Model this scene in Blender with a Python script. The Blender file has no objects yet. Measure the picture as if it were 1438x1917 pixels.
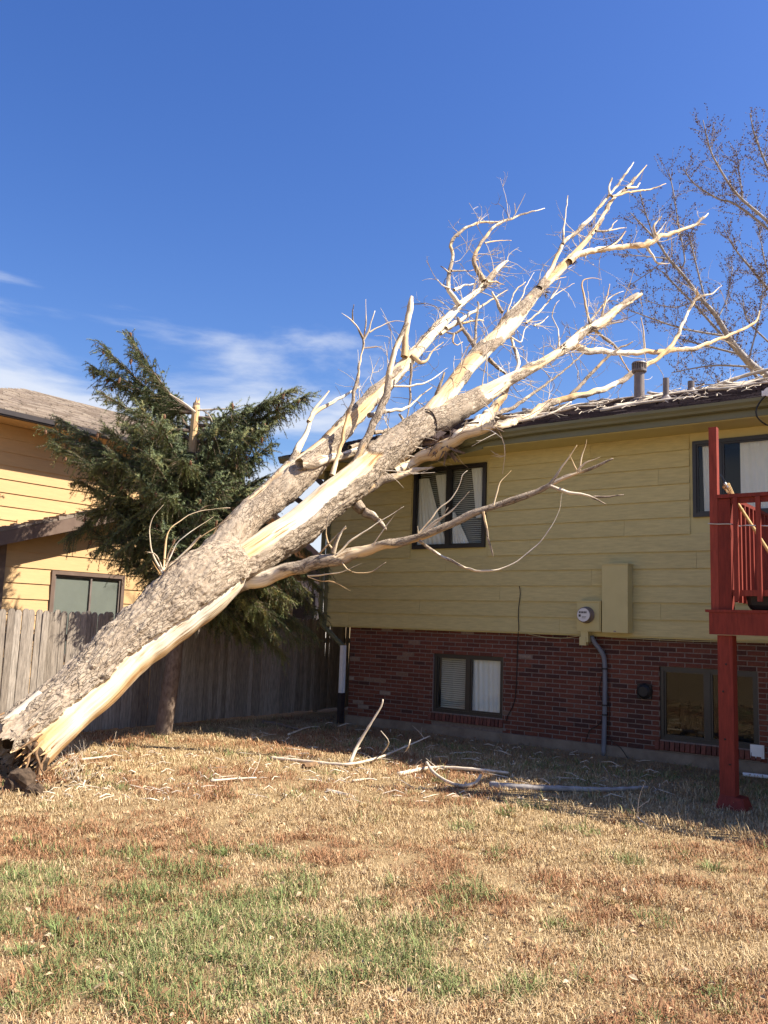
import bpy, math, random
import numpy as np
from mathutils import Vector, Matrix, noise as mn

random.seed(7)
RNG = np.random.default_rng(7)
SC = bpy.context.scene
COL = SC.collection
R = math.radians

# ------------------------------------------------------------------ camera
CAM_H, PITCH, ROLL, FPX = 1.55, R(7.45), R(1.96), 1620.0
IW, IH = 1438.0, 1917.0
_rt0 = Vector((1, 0, 0)); _up0 = Vector((0, -math.sin(PITCH), math.cos(PITCH)))
FW = Vector((0, math.cos(PITCH), math.sin(PITCH)))
RT = math.cos(ROLL) * _rt0 + math.sin(ROLL) * _up0
UP = -math.sin(ROLL) * _rt0 + math.cos(ROLL) * _up0
CAM = Vector((0, 0, CAM_H))
cam_data = bpy.data.cameras.new('camera')
cam = bpy.data.objects.new('camera', cam_data); COL.objects.link(cam)
cam_data.sensor_fit = 'VERTICAL'; cam_data.sensor_height = 36.0
cam_data.lens = 36.0 * FPX / IH
cam_data.clip_start = 0.05; cam_data.clip_end = 2000
cam.matrix_world = Matrix.Translation(CAM) @ Matrix((RT, UP, -FW)).transposed().to_4x4()
SC.camera = cam

# ------------------------------------------------------------------ house frame (facade runs along D, house interior lies along N)
TH = R(37.4)
D = Vector((math.cos(TH), -math.sin(TH), 0)); N = Vector((math.sin(TH), math.cos(TH), 0))
A = Vector((-0.466, 13.949, 0))
def H(x, y, z): return A + D * x + N * y + Vector((0, 0, z))
def to_house(p):
    q = p - A
    return q.dot(D), q.dot(N), q.z

# ------------------------------------------------------------------ light
SUN = Vector((D.x * 0.80 + N.x * 0.45, D.y * 0.80 + N.y * 0.45, 1.0)).normalized()
EL = math.asin(SUN.z); ROT = math.atan2(SUN.x, SUN.y)
sun_data = bpy.data.lights.new('sun', 'SUN'); sun_data.energy = 4.8; sun_data.angle = R(0.53)
sun_data.color = (1.0, 0.93, 0.82)
sun = bpy.data.objects.new('sun', sun_data); COL.objects.link(sun)
sun.rotation_euler = SUN.to_track_quat('Z', 'Y').to_euler()
sun.location = (20, 0, 30)

world = bpy.data.worlds.new('World'); SC.world = world; world.use_nodes = True
wn = world.node_tree; wn.nodes.clear()
def wnode(t, **k):
    n = wn.nodes.new(t)
    for a, b in k.items(): setattr(n, a, b)
    return n
sky = wnode('ShaderNodeTexSky', sky_type='NISHITA', sun_disc=False, sun_elevation=EL, sun_rotation=ROT,
            altitude=0, air_density=1.3, dust_density=0.9, ozone_density=6.0)
hsv = wnode('ShaderNodeHueSaturation'); hsv.inputs['Saturation'].default_value = 1.22; hsv.inputs['Hue'].default_value = 0.518
wn.links.new(sky.outputs[0], hsv.inputs['Color'])
tc = wnode('ShaderNodeTexCoord')
sep = wnode('ShaderNodeSeparateXYZ'); wn.links.new(tc.outputs['Generated'], sep.inputs[0])
mp = wnode('ShaderNodeMapping'); mp.inputs['Scale'].default_value = (1.0, 1.0, 3.6); mp.inputs['Location'].default_value = (7.7, 3.2, 1.06)
wn.links.new(tc.outputs['Generated'], mp.inputs[0])
n1 = wnode('ShaderNodeTexNoise'); n1.inputs['Scale'].default_value = 2.6; n1.inputs['Detail'].default_value = 9; n1.inputs['Roughness'].default_value = 0.55
n1.inputs['Distortion'].default_value = 0.35
wn.links.new(mp.outputs[0], n1.inputs['Vector'])
el_r = wnode('ShaderNodeMapRange'); el_r.inputs['From Min'].default_value = 0.12; el_r.inputs['From Max'].default_value = 0.46
el_r.inputs['To Min'].default_value = 0.27; el_r.inputs['To Max'].default_value = -0.27
wn.links.new(sep.outputs['Z'], el_r.inputs['Value'])
add = wnode('ShaderNodeMath', operation='ADD'); wn.links.new(n1.outputs['Fac'], add.inputs[0]); wn.links.new(el_r.outputs[0], add.inputs[1])
cr = wnode('ShaderNodeMapRange', interpolation_type='SMOOTHSTEP'); cr.inputs['From Min'].default_value = 0.52; cr.inputs['From Max'].default_value = 0.70
cr.inputs['To Max'].default_value = 0.85
wn.links.new(add.outputs[0], cr.inputs['Value'])
mixc = wnode('ShaderNodeMix', data_type='RGBA'); wn.links.new(cr.outputs[0], mixc.inputs['Factor'])
wn.links.new(hsv.outputs[0], mixc.inputs['A']); mixc.inputs['B'].default_value = (5.0, 5.3, 5.9, 1)
bg = wnode('ShaderNodeBackground'); bg.inputs['Strength'].default_value = 0.070
wn.links.new(mixc.outputs['Result'], bg.inputs['Color'])
wo = wnode('ShaderNodeOutputWorld'); wn.links.new(bg.outputs[0], wo.inputs[0])

SC.view_settings.view_transform = 'Standard'; SC.view_settings.look = 'None'
SC.view_settings.gamma = 1.0; SC.view_settings.exposure = 1.28
SC.view_settings.use_curve_mapping = False
SC.render.engine = 'CYCLES'
SC.cycles.max_bounces = 8; SC.cycles.transparent_max_bounces = 12
SC.cycles.use_denoising = True

# ------------------------------------------------------------------ projection helpers (used to find real positions)
def ray(px, py): return FW + RT * ((px - IW / 2) / FPX) - UP * ((py - IH / 2) / FPX)
def on_plane(px, py, P, n):
    v = ray(px, py); return CAM + v * ((P - CAM).dot(n) / v.dot(n))
def on_z(px, py, z=0.0):
    v = ray(px, py); return CAM + v * ((z - CAM_H) / v.z)
def at_y(px, py, Y):
    v = ray(px, py); return CAM + v * (Y / v.y)
def pxm(p):                      # metres per photo pixel at point p
    return (p - CAM).dot(FW) / FPX

# ------------------------------------------------------------------ materials
def nt(name):
    m = bpy.data.materials.new(name); m.use_nodes = True
    t = m.node_tree; b = t.nodes['Principled BSDF']
    return m, t, b
def lk(t, a, b): t.links.new(a, b)
def noise_node(t, scale, detail=6, rough=0.6, vec=None, stretch=None, coord='Object'):
    n = t.nodes.new('ShaderNodeTexNoise'); n.inputs['Scale'].default_value = scale
    n.inputs['Detail'].default_value = detail; n.inputs['Roughness'].default_value = rough
    c = t.nodes.new('ShaderNodeTexCoord')
    if stretch:
        mp_ = t.nodes.new('ShaderNodeMapping'); mp_.inputs['Scale'].default_value = stretch
        lk(t, c.outputs[coord], mp_.inputs[0]); lk(t, mp_.outputs[0], n.inputs['Vector'])
    else:
        lk(t, c.outputs[coord], n.inputs['Vector'])
    return n
def ramp(t, src, stops, interp='LINEAR'):
    r_ = t.nodes.new('ShaderNodeValToRGB'); r_.color_ramp.interpolation = interp
    e = r_.color_ramp.elements
    while len(e) < len(stops): e.new(0.5)
    for i, (p, c) in enumerate(stops):
        e[i].position = p; e[i].color = (*c, 1)
    lk(t, src, r_.inputs[0]); return r_
def mixrgb(t, fac, a, b, blend='MIX'):
    m = t.nodes.new('ShaderNodeMix'); m.data_type = 'RGBA'; m.blend_type = blend
    for s, v in (('Factor', fac), ('A', a), ('B', b)):
        if hasattr(v, 'is_linked') or isinstance(v, bpy.types.NodeSocket): lk(t, v, m.inputs[s])
        elif s == 'Factor': m.inputs[s].default_value = v
        else: m.inputs[s].default_value = (*v, 1)
    return m.outputs['Result']
def bump(t, b, src, strength=0.4, dist=0.01):
    n = t.nodes.new('ShaderNodeBump'); n.inputs['Strength'].default_value = strength; n.inputs['Distance'].default_value = dist
    lk(t, src, n.inputs['Height']); lk(t, n.outputs[0], b.inputs['Normal'])
def simple(name, c1, c2, scale=8, rough=0.8, stretch=None, bmp=0.2, spec=0.3, coord='Object', detail=6, dist=0.005):
    m, t, b = nt(name)
    n = noise_node(t, scale, detail, 0.6, stretch=stretch, coord=coord)
    r_ = ramp(t, n.outputs['Fac'], [(0.3, c1), (0.7, c2)])
    lk(t, r_.outputs[0], b.inputs['Base Color']); b.inputs['Roughness'].default_value = rough
    b.inputs['Specular IOR Level'].default_value = spec
    if bmp: bump(t, b, n.outputs['Fac'], bmp, dist)
    return m
def attr_mat(name, attr, stops, rough=0.85, scale=30, amt=0.35, bmp=0.4, coord='Object', spec=0.25, interp='LINEAR', stretch=None, dist=0.004):
    """colour by a per-piece attribute 0..1, with grain over it"""
    m, t, b = nt(name)
    a = t.nodes.new('ShaderNodeAttribute'); a.attribute_name = attr
    r_ = ramp(t, a.outputs['Fac'], stops, interp)
    n = noise_node(t, scale, 6, 0.65, coord=coord, stretch=stretch)
    g = ramp(t, n.outputs['Fac'], [(0.25, (1 - amt,) * 3), (0.75, (1 + amt * 0.6,) * 3)])
    c = mixrgb(t, 1.0, r_.outputs[0], g.outputs[0], 'MULTIPLY')
    lk(t, c, b.inputs['Base Color']); b.inputs['Roughness'].default_value = rough
    b.inputs['Specular IOR Level'].default_value = spec
    if bmp: bump(t, b, n.outputs['Fac'], bmp, dist)
    return m
def rand_mat(name, stops, rough=0.85, scale=12, amt=0.3, stretch=None, bmp=0.3, spec=0.2, dist=0.004):
    """colour by object random, grain over it"""
    m, t, b = nt(name)
    a = t.nodes.new('ShaderNodeObjectInfo')
    r_ = ramp(t, a.outputs['Random'], stops)
    c_ = t.nodes.new('ShaderNodeTexCoord'); ad = t.nodes.new('ShaderNodeVectorMath'); ad.operation = 'ADD'
    lk(t, c_.outputs['Object'], ad.inputs[0])
    sc_ = t.nodes.new('ShaderNodeMath'); sc_.operation = 'MULTIPLY'; sc_.inputs[1].default_value = 37.0
    lk(t, a.outputs['Random'], sc_.inputs[0]); lk(t, sc_.outputs[0], ad.inputs[1])
    mp_ = t.nodes.new('ShaderNodeMapping'); mp_.inputs['Scale'].default_value = stretch or (1, 1, 1)
    lk(t, ad.outputs[0], mp_.inputs[0])
    n = t.nodes.new('ShaderNodeTexNoise'); n.inputs['Scale'].default_value = scale; n.inputs['Detail'].default_value = 6; n.inputs['Roughness'].default_value = 0.65
    lk(t, mp_.outputs[0], n.inputs['Vector'])
    g = ramp(t, n.outputs['Fac'], [(0.25, (1 - amt,) * 3), (0.75, (1 + amt * 0.6,) * 3)])
    c = mixrgb(t, 1.0, r_.outputs[0], g.outputs[0], 'MULTIPLY')
    lk(t, c, b.inputs['Base Color']); b.inputs['Roughness'].default_value = rough
    b.inputs['Specular IOR Level'].default_value = spec
    if bmp: bump(t, b, n.outputs['Fac'], bmp, dist)
    return m

M = {}
M['siding'] = rand_mat('olive_siding_paint', [(0, (0.485, 0.42, 0.185)), (1, (0.535, 0.465, 0.21))], 0.65, 9, 0.22, (0.6, 3, 5), 0.25, 0.35, 0.003)
M['olive_trim'] = simple('olive_trim_paint', (0.48, 0.42, 0.185), (0.525, 0.46, 0.205), 6, 0.6, None, 0.1)
M['green_metal'] = simple('green_gutter_paint', (0.115, 0.115, 0.058), (0.145, 0.145, 0.075), 4, 0.45, (0.5, 2, 2), 0.08, 0.5)
M['brick'] = attr_mat('brick', 'v', [(0, (0.065, 0.03, 0.025)), (0.22, (0.115, 0.039, 0.026)), (0.5, (0.145, 0.048, 0.030)), (0.84, (0.17, 0.060, 0.038)), (0.90, (0.20, 0.12, 0.08)), (1, (0.30, 0.235, 0.18))], 0.9, 38, 0.4, 0.5)
M['mortar'] = simple('mortar', (0.16, 0.12, 0.10), (0.25, 0.20, 0.165), 25, 0.95, None, 0.5)
M['concrete'] = simple('foundation_concrete', (0.16, 0.12, 0.085), (0.27, 0.215, 0.155), 5, 0.95, None, 0.5, detail=9)
M['sill_brick'] = rand_mat('sill_brick', [(0, (0.10, 0.04, 0.03)), (1, (0.19, 0.07, 0.048))], 0.9, 38, 0.4, None, 0.5)
M['black_frame'] = simple('bronze_window_frame', (0.012, 0.011, 0.010), (0.022, 0.02, 0.018), 5, 0.4, None, 0.03, 0.5)
M['dark_int'] = simple('room_dark', (0.022, 0.02, 0.018), (0.03, 0.028, 0.025), 2, 0.9, None, 0)
M['blind'] = simple('blind_slat', (0.46, 0.44, 0.38), (0.52, 0.50, 0.44), 3, 0.6, None, 0)
M['curtain_and_reflection'] = simple('white_curtain_and_reflection', (0.82, 0.81, 0.78), (0.86, 0.85, 0.82), 20, 0.9, None, 0.1)
M['shingle'] = attr_mat('brown_shingle', 'v', [(0, (0.045, 0.03, 0.026)), (0.5, (0.085, 0.058, 0.048)), (1, (0.14, 0.10, 0.082))], 0.95, 60, 0.5, 0.6)
M['shingle_grey'] = attr_mat('grey_brown_shingle', 'v', [(0, (0.17, 0.13, 0.10)), (0.5, (0.23, 0.18, 0.14)), (1, (0.30, 0.245, 0.19))], 0.95, 60, 0.4, 0.5)
M['yellow_siding'] = rand_mat('yellow_siding_paint', [(0, (0.55, 0.352, 0.165)), (1, (0.59, 0.38, 0.182))], 0.7, 8, 0.10, (3, 0.6, 5), 0.2, 0.3, 0.003)
M['brown_trim'] = simple('brown_trim_paint', (0.13, 0.085, 0.062), (0.17, 0.115, 0.085), 8, 0.7, None, 0.1)
M['dark_trim'] = simple('dark_brown_gutter', (0.022, 0.016, 0.016), (0.035, 0.026, 0.025), 8, 0.45, None, 0.05, 0.5)
M['pale_wall'] = simple('pale_grey_wall', (0.45, 0.43, 0.40), (0.52, 0.5, 0.47), 4, 0.8, None, 0.1)
M['red_paint'] = rand_mat('red_deck_stain', [(0, (0.165, 0.023, 0.014)), (0.6, (0.215, 0.033, 0.020)), (1, (0.27, 0.05, 0.032))], 0.7, 9, 0.42, (5, 5, 0.6), 0.45, 0.25, 0.004)
M['red_light'] = M['red_paint']
M['meter_paint'] = simple('olive_metal_paint', (0.48, 0.42, 0.185), (0.525, 0.46, 0.205), 5, 0.5, None, 0.04, 0.4)
M['grey_pvc'] = simple('grey_conduit', (0.13, 0.14, 0.16), (0.19, 0.2, 0.22), 9, 0.55, (1, 1, 0.3), 0.1)
M['white_paint'] = simple('white_paint', (0.68, 0.68, 0.66), (0.78, 0.78, 0.76), 9, 0.55, None, 0.05)
M['black_plastic'] = simple('black_plastic', (0.010, 0.010, 0.010), (0.02, 0.019, 0.018), 9, 0.5, None, 0.1)
M['galv'] = simple('weathered_flue_metal', (0.13, 0.10, 0.085), (0.22, 0.175, 0.15), 7, 0.5, (1, 1, 0.5), 0.1, 0.5)
M['meter_face'] = simple('meter_face', (0.55, 0.55, 0.54), (0.65, 0.65, 0.63), 5, 0.4, None, 0)
M['steel'] = simple('galvanised_wire', (0.35, 0.35, 0.36), (0.45, 0.45, 0.46), 20, 0.35, None, 0); M['steel'].node_tree.nodes['Principled BSDF'].inputs['Metallic'].default_value = 0.8
M['bamboo'] = simple('bamboo_cane', (0.55, 0.36, 0.13), (0.68, 0.48, 0.2), 20, 0.5, (4, 4, 0.5), 0.1)
M['fence'] = rand_mat('weathered_fence_wood', [(0, (0.22, 0.18, 0.14)), (0.5, (0.30, 0.25, 0.20)), (1, (0.375, 0.32, 0.26))], 0.95, 7, 0.62, (9, 9, 0.9), 0.6, 0.1, 0.006)
M['ink'] = simple('meter_print', (0.05, 0.05, 0.05), (0.06, 0.06, 0.06), 4, 0.6, None, 0)
M['rope'] = simple('black_cable', (0.012, 0.012, 0.012), (0.02, 0.02, 0.02), 6, 0.5, None, 0)

def glass_mat():
    m = bpy.data.materials.new('window_glass'); m.use_nodes = True
    t = m.node_tree; t.nodes.clear()
    o = t.nodes.new('ShaderNodeOutputMaterial'); mx = t.nodes.new('ShaderNodeMixShader')
    tr = t.nodes.new('ShaderNodeBsdfTransparent'); tr.inputs[0].default_value = (0.91, 0.93, 0.91, 1)
    gl = t.nodes.new('ShaderNodeBsdfGlossy'); gl.inputs['Roughness'].default_value = 0.01
    fr = t.nodes.new('ShaderNodeFresnel'); fr.inputs['IOR'].default_value = 1.45
    a = t.nodes.new('ShaderNodeMath'); a.operation = 'ADD'; a.inputs[1].default_value = 0.0
    lk(t, fr.outputs[0], a.inputs[0])
    ge = t.nodes.new('ShaderNodeNewGeometry'); iv = t.nodes.new('ShaderNodeMath'); iv.operation = 'SUBTRACT'; iv.inputs[0].default_value = 1.0; lk(t, ge.outputs['Backfacing'], iv.inputs[1])
    mu = t.nodes.new('ShaderNodeMath'); mu.operation = 'MULTIPLY'; lk(t, a.outputs[0], mu.inputs[0]); lk(t, iv.outputs[0], mu.inputs[1]); lk(t, mu.outputs[0], mx.inputs[0])
    lk(t, tr.outputs[0], mx.inputs[1]); lk(t, gl.outputs[0], mx.inputs[2]); lk(t, mx.outputs[0], o.inputs[0])
    return m
M['glass'] = glass_mat()

def tree_mat():
    """bark and bare wood mixed by the mesh's own attribute: R = bare wood, G = tone, B = crevice; cyl = coordinates along and round the limb"""
    m, t, b = nt('cottonwood')
    a = t.nodes.new('ShaderNodeAttribute'); a.attribute_name = 'Col'
    s = t.nodes.new('ShaderNodeSeparateColor'); lk(t, a.outputs['Color'], s.inputs[0])
    cy = t.nodes.new('ShaderNodeAttribute'); cy.attribute_name = 'cyl'
    def mapped(scale):
        q = t.nodes.new('ShaderNodeMapping'); q.inputs['Scale'].default_value = scale; lk(t, cy.outputs['Vector'], q.inputs[0]); return q.outputs[0]
    def nz(vec, sc, det=6, ro=0.65):
        q = t.nodes.new('ShaderNodeTexNoise'); q.inputs['Scale'].default_value = sc; q.inputs['Detail'].default_value = det; q.inputs['Roughness'].default_value = ro
        lk(t, vec, q.inputs['Vector']); return q
    st = mapped((1, 1, 0.34))
    wob = nz(st, 9, 4)
    ad = t.nodes.new('ShaderNodeMix'); ad.data_type = 'VECTOR'; ad.inputs['Factor'].default_value = 0.10
    lk(t, st, ad.inputs['A']); lk(t, wob.outputs['Color'], ad.inputs['B'])
    vo = t.nodes.new('ShaderNodeTexVoronoi'); vo.feature = 'DISTANCE_TO_EDGE'; vo.inputs['Scale'].default_value = 30; lk(t, ad.outputs['Result'], vo.inputs['Vector'])
    crack = t.nodes.new('ShaderNodeMapRange'); crack.inputs['From Min'].default_value = 0.0; crack.inputs['From Max'].default_value = 0.10; lk(t, vo.outputs['Distance'], crack.inputs['Value'])
    gap = nz(mapped((1, 1, .5)), 5, 3)
    gm = t.nodes.new('ShaderNodeMapRange'); gm.inputs['From Min'].default_value = 0.36; gm.inputs['From Max'].default_value = 0.54; lk(t, gap.outputs['Fac'], gm.inputs['Value'])
    inv = t.nodes.new('ShaderNodeMath'); inv.operation = 'SUBTRACT'; inv.inputs[0].default_value = 1.0; lk(t, crack.outputs[0], inv.inputs[1])
    ck = t.nodes.new('ShaderNodeMath'); ck.operation = 'MULTIPLY'; lk(t, inv.outputs[0], ck.inputs[0]); lk(t, gm.outputs[0], ck.inputs[1])
    n = nz(mapped((1, 1, .4)), 16, 9, .72); fine = nz(mapped((1, 1, .6)), 85, 5, .7)
    bark = ramp(t, n.outputs['Fac'], [(0.25, (0.27, 0.195, 0.125)), (0.42, (0.39, 0.30, 0.21)), (0.6, (0.455, 0.365, 0.265)), (0.75, (0.54, 0.45, 0.34))])
    fg = ramp(t, fine.outputs['Fac'], [(0.25, (0.66,) * 3), (0.7, (1.12,) * 3)])
    b1 = mixrgb(t, 1.0, bark.outputs[0], fg.outputs[0], 'MULTIPLY')
    cm = t.nodes.new('ShaderNodeMath'); cm.operation = 'MAXIMUM'; cm.use_clamp = True
    c8 = t.nodes.new('ShaderNodeMath'); c8.operation = 'MULTIPLY'; c8.inputs[1].default_value = 0.62; lk(t, ck.outputs[0], c8.inputs[0])
    lk(t, c8.outputs[0], cm.inputs[0]); lk(t, s.outputs['Blue'], cm.inputs[1])
    crev = mixrgb(t, cm.outputs[0], b1, (0.075, 0.048, 0.03))
    grain = nz(mapped((1, 1, .035)), 70, 6, .65); stain = nz(mapped((1, 1, .25)), 6, 5, .6)
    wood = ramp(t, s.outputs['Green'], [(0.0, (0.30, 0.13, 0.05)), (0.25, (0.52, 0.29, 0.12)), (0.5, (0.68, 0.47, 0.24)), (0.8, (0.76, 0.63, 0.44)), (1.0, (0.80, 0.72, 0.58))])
    wg = ramp(t, grain.outputs['Fac'], [(0.28, (0.70,) * 3), (0.5, (0.98,) * 3), (0.7, (1.06,) * 3)])
    w1_ = mixrgb(t, 1.0, wood.outputs[0], wg.outputs[0], 'MULTIPLY')
    sg = ramp(t, stain.outputs['Fac'], [(0.30, (0.62, 0.50, 0.40)), (0.46, (1, 1, 1))])
    wood2 = mixrgb(t, 1.0, w1_, sg.outputs[0], 'MULTIPLY')
    lc = nz(mapped((1, 1, .03)), 34, 3, .6); lcr = ramp(t, lc.outputs['Fac'], [(0.33, (0.40, 0.29, 0.20)), (0.39, (1, 1, 1))])
    wood2 = mixrgb(t, 1.0, wood2, lcr.outputs[0], 'MULTIPLY')
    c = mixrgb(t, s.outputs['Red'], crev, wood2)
    lk(t, c, b.inputs['Base Color']); b.inputs['Roughness'].default_value = 0.88
    b.inputs['Specular IOR Level'].default_value = 0.15
    hb = t.nodes.new('ShaderNodeMath'); hb.operation = 'SUBTRACT'; lk(t, n.outputs['Fac'], hb.inputs[0]); lk(t, ck.outputs[0], hb.inputs[1])
    hb2 = t.nodes.new('ShaderNodeMath'); hb2.operation = 'MULTIPLY_ADD'; hb2.inputs[1].default_value = 0.45; lk(t, fine.outputs['Fac'], hb2.inputs[0]); lk(t, hb.outputs[0], hb2.inputs[2])
    mxh = t.nodes.new('ShaderNodeMix'); lk(t, s.outputs['Red'], mxh.inputs['Factor']); lk(t, hb2.outputs[0], mxh.inputs['A'])
    gw = t.nodes.new('ShaderNodeMath'); gw.operation = 'MULTIPLY'; gw.inputs[1].default_value = 0.35; lk(t, grain.outputs['Fac'], gw.inputs[0]); lk(t, gw.outputs[0], mxh.inputs['B'])
    bump(t, b, mxh.outputs['Result'], 0.8, 0.014)
    return m
M['tree'] = tree_mat()
M['twig'] = simple('bare_twig_wood', (0.50, 0.40, 0.28), (0.74, 0.64, 0.50), 9, 0.8, None, 0.2)
M['twig_dark'] = simple('dark_twig_bark', (0.13, 0.095, 0.07), (0.26, 0.2, 0.15), 9, 0.9, None, 0.3)
M['soil'] = simple('dug_soil', (0.035, 0.024, 0.016), (0.085, 0.058, 0.038), 16, 1.0, None, 0.9, 0.1, detail=9, dist=0.02)
M['rootwood'] = simple('root_wood', (0.13, 0.075, 0.04), (0.30, 0.18, 0.09), 20, 0.95, None, 0.8, dist=0.01)
M['spruce_bark'] = simple('spruce_bark', (0.11, 0.075, 0.055), (0.24, 0.18, 0.135), 26, 0.95, (1, 1, 0.5), 0.9, 0.1, dist=0.012)
M['snapped'] = simple('snapped_spruce_wood', (0.50, 0.30, 0.14), (0.74, 0.52, 0.26), 30, 0.9, (1, 1, 0.3), 0.4)
M['cone'] = simple('spruce_cone', (0.13, 0.062, 0.032), (0.24, 0.13, 0.07), 60, 0.8, None, 0.5)
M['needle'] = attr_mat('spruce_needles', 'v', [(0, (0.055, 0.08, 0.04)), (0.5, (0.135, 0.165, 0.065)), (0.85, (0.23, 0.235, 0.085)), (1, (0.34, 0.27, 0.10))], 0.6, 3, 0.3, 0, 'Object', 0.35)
M['bare_bark'] = simple('grey_tree_bark', (0.22, 0.19, 0.165), (0.40, 0.365, 0.33), 10, 0.9, None, 0.3)
M['bud'] = simple('tree_bud', (0.085, 0.038, 0.022), (0.15, 0.075, 0.04), 10, 0.8, None, 0)
def grass_mat():
    m, t, b = nt('grass_blades')
    a = t.nodes.new('ShaderNodeAttribute'); a.attribute_name = 'Col'
    lk(t, a.outputs['Color'], b.inputs['Base Color']); b.inputs['Roughness'].default_value = 0.75
    b.inputs['Specular IOR Level'].default_value = 0.2
    return m
M['grass'] = grass_mat()

# ------------------------------------------------------------------ object helpers
def setp(o, label=None, cat=None, group=None, kind=None):
    if label: o['label'] = label
    if cat: o['category'] = cat
    if group: o['group'] = group
    if kind: o['kind'] = kind
    return o
def thing(name, label, cat, loc=(0, 0, 0), rz=0.0, group=None, kind=None):
    o = bpy.data.objects.new(name, None); COL.objects.link(o)
    o.location = loc; o.rotation_euler = (0, 0, rz); o.empty_display_size = 0.3
    return setp(o, label, cat, group, kind)
def house_thing(name, label, cat, x, y, z, group=None):
    o = thing(name, label, cat, H(x, y, z), -TH, group); o['_off'] = (x, y, z)
    return o
def link(name, me, parent=None, off=None, mats=(), kind=None, smooth=False):
    for m in mats: me.materials.append(m)
    if smooth:
        me.polygons.foreach_set('use_smooth', np.ones(len(me.polygons), dtype=bool))
    o = bpy.data.objects.new(name, me); COL.objects.link(o)
    if parent: o.parent = parent
    if off is not None: o.location = off
    if kind: o['kind'] = kind
    return o
class MB:
    def __init__(s): s.v = []; s.f = []; s.m = []; s.a = []      # a: one value per vertex
    def add(s, vs, fs, mi=0, a=0.5):
        k = len(s.v); s.v += [tuple(p) for p in vs]; s.f += [tuple(i + k for i in f) for f in fs]
        s.m += [mi] * len(fs); s.a += [a] * len(vs)
    def box(s, x0, x1, y0, y1, z0, z1, mi=0, a=0.5):
        vs = [(x0, y0, z0), (x1, y0, z0), (x1, y1, z0), (x0, y1, z0), (x0, y0, z1), (x1, y0, z1), (x1, y1, z1), (x0, y1, z1)]
        s.add(vs, [(0, 3, 2, 1), (4, 5, 6, 7), (0, 1, 5, 4), (1, 2, 6, 5), (2, 3, 7, 6), (3, 0, 4, 7)], mi, a)
    def cbox(s, x0, x1, y0, y1, z0, z1, c=0.004, mi=0, a=0.5):
        """box whose vertical and horizontal edges on the -y face are chamfered"""
        vs = [(x0, y1, z0), (x1, y1, z0), (x1, y1, z1), (x0, y1, z1), (x0, y0 + c, z0), (x1, y0 + c, z0), (x1, y0 + c, z1), (x0, y0 + c, z1),
              (x0 + c, y0, z0 + c), (x1 - c, y0, z0 + c), (x1 - c, y0, z1 - c), (x0 + c, y0, z1 - c)]
        s.add(vs, [(0, 3, 2, 1)[::-1], (4, 5, 1, 0), (5, 6, 2, 1), (6, 7, 3, 2), (7, 4, 0, 3), (8, 9, 5, 4), (9, 10, 6, 5), (10, 11, 7, 6), (11, 8, 4, 7), (8, 11, 10, 9)[::-1]], mi, a)
    def prism(s, prof, axis, t0, t1, mi=0, a=0.5, cap=True):
        """extrude a 2-D outline along x, y or z"""
        n = len(prof)
        def P(p, t):
            return (t, p[0], p[1]) if axis == 'x' else ((p[0], t, p[1]) if axis == 'y' else (p[0], p[1], t))
        vs = [P(p, t0) for p in prof] + [P(p, t1) for p in prof]
        fs = [(i, (i + 1) % n, (i + 1) % n + n, i + n) for i in range(n)]
        if cap: fs += [tuple(range(n))[::-1], tuple(range(n, 2 * n))]
        s.add(vs, fs, mi, a)
    def sheet(s, prof, axis, t0, t1, mi=0, a=0.5):
        n = len(prof)
        def P(p, t):
            return (t, p[0], p[1]) if axis == 'x' else ((p[0], t, p[1]) if axis == 'y' else (p[0], p[1], t))
        s.add([P(p, t0) for p in prof] + [P(p, t1) for p in prof], [(i, i + 1, i + 1 + n, i + n) for i in range(n - 1)], mi, a)
    def tube(s, pts, rad, n=8, mi=0, a=0.5, cap=True):
        v, f = tube_mesh(pts, rad, n, cap); s.add(v, f, mi, a)
    def lathe(s, c, prof, n=20, axis='z', mi=0, a=0.5):
        """prof: (radius, height) list about axis through c"""
        vs = []
        for r_, h in prof:
            for k in range(n):
                t = 2 * math.pi * k / n; u, w = r_ * math.cos(t), r_ * math.sin(t)
                p = (u, w, h) if axis == 'z' else ((u, -h, w) if axis == '-y' else (h, u, w))
                vs.append((c[0] + p[0], c[1] + p[1], c[2] + p[2]))
        fs = []
        for i in range(len(prof) - 1):
            for k in range(n):
                fs.append((i * n + k, i * n + (k + 1) % n, (i + 1) * n + (k + 1) % n, (i + 1) * n + k))
        fs.append(tuple(range(n))[::-1]); fs.append(tuple(range((len(prof) - 1) * n, len(prof) * n)))
        s.add(vs, fs, mi, a)
    def mesh(s, name):
        me = bpy.data.meshes.new(name); me.from_pydata(s.v, [], s.f)
        me.polygons.foreach_set('material_index', s.m)
        at = me.attributes.new('v', 'FLOAT', 'POINT'); at.data.foreach_set('value', s.a)
        me.update(); return me
    def build(s, name, mats, parent=None, off=None, kind=None, smooth=False):
        if not isinstance(mats, (list, tuple)): mats = [mats]
        if off is None and parent is not None: off = root_off(parent)
        return link(name, s.mesh(name), parent, off, mats, kind, smooth)
def root_off(p):
    """children keep the coordinates of the frame their thing was laid out in"""
    if p.parent is not None: return (0, 0, 0)
    o = p.get('_off')
    return tuple(-c for c in o) if o is not None else None
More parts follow.
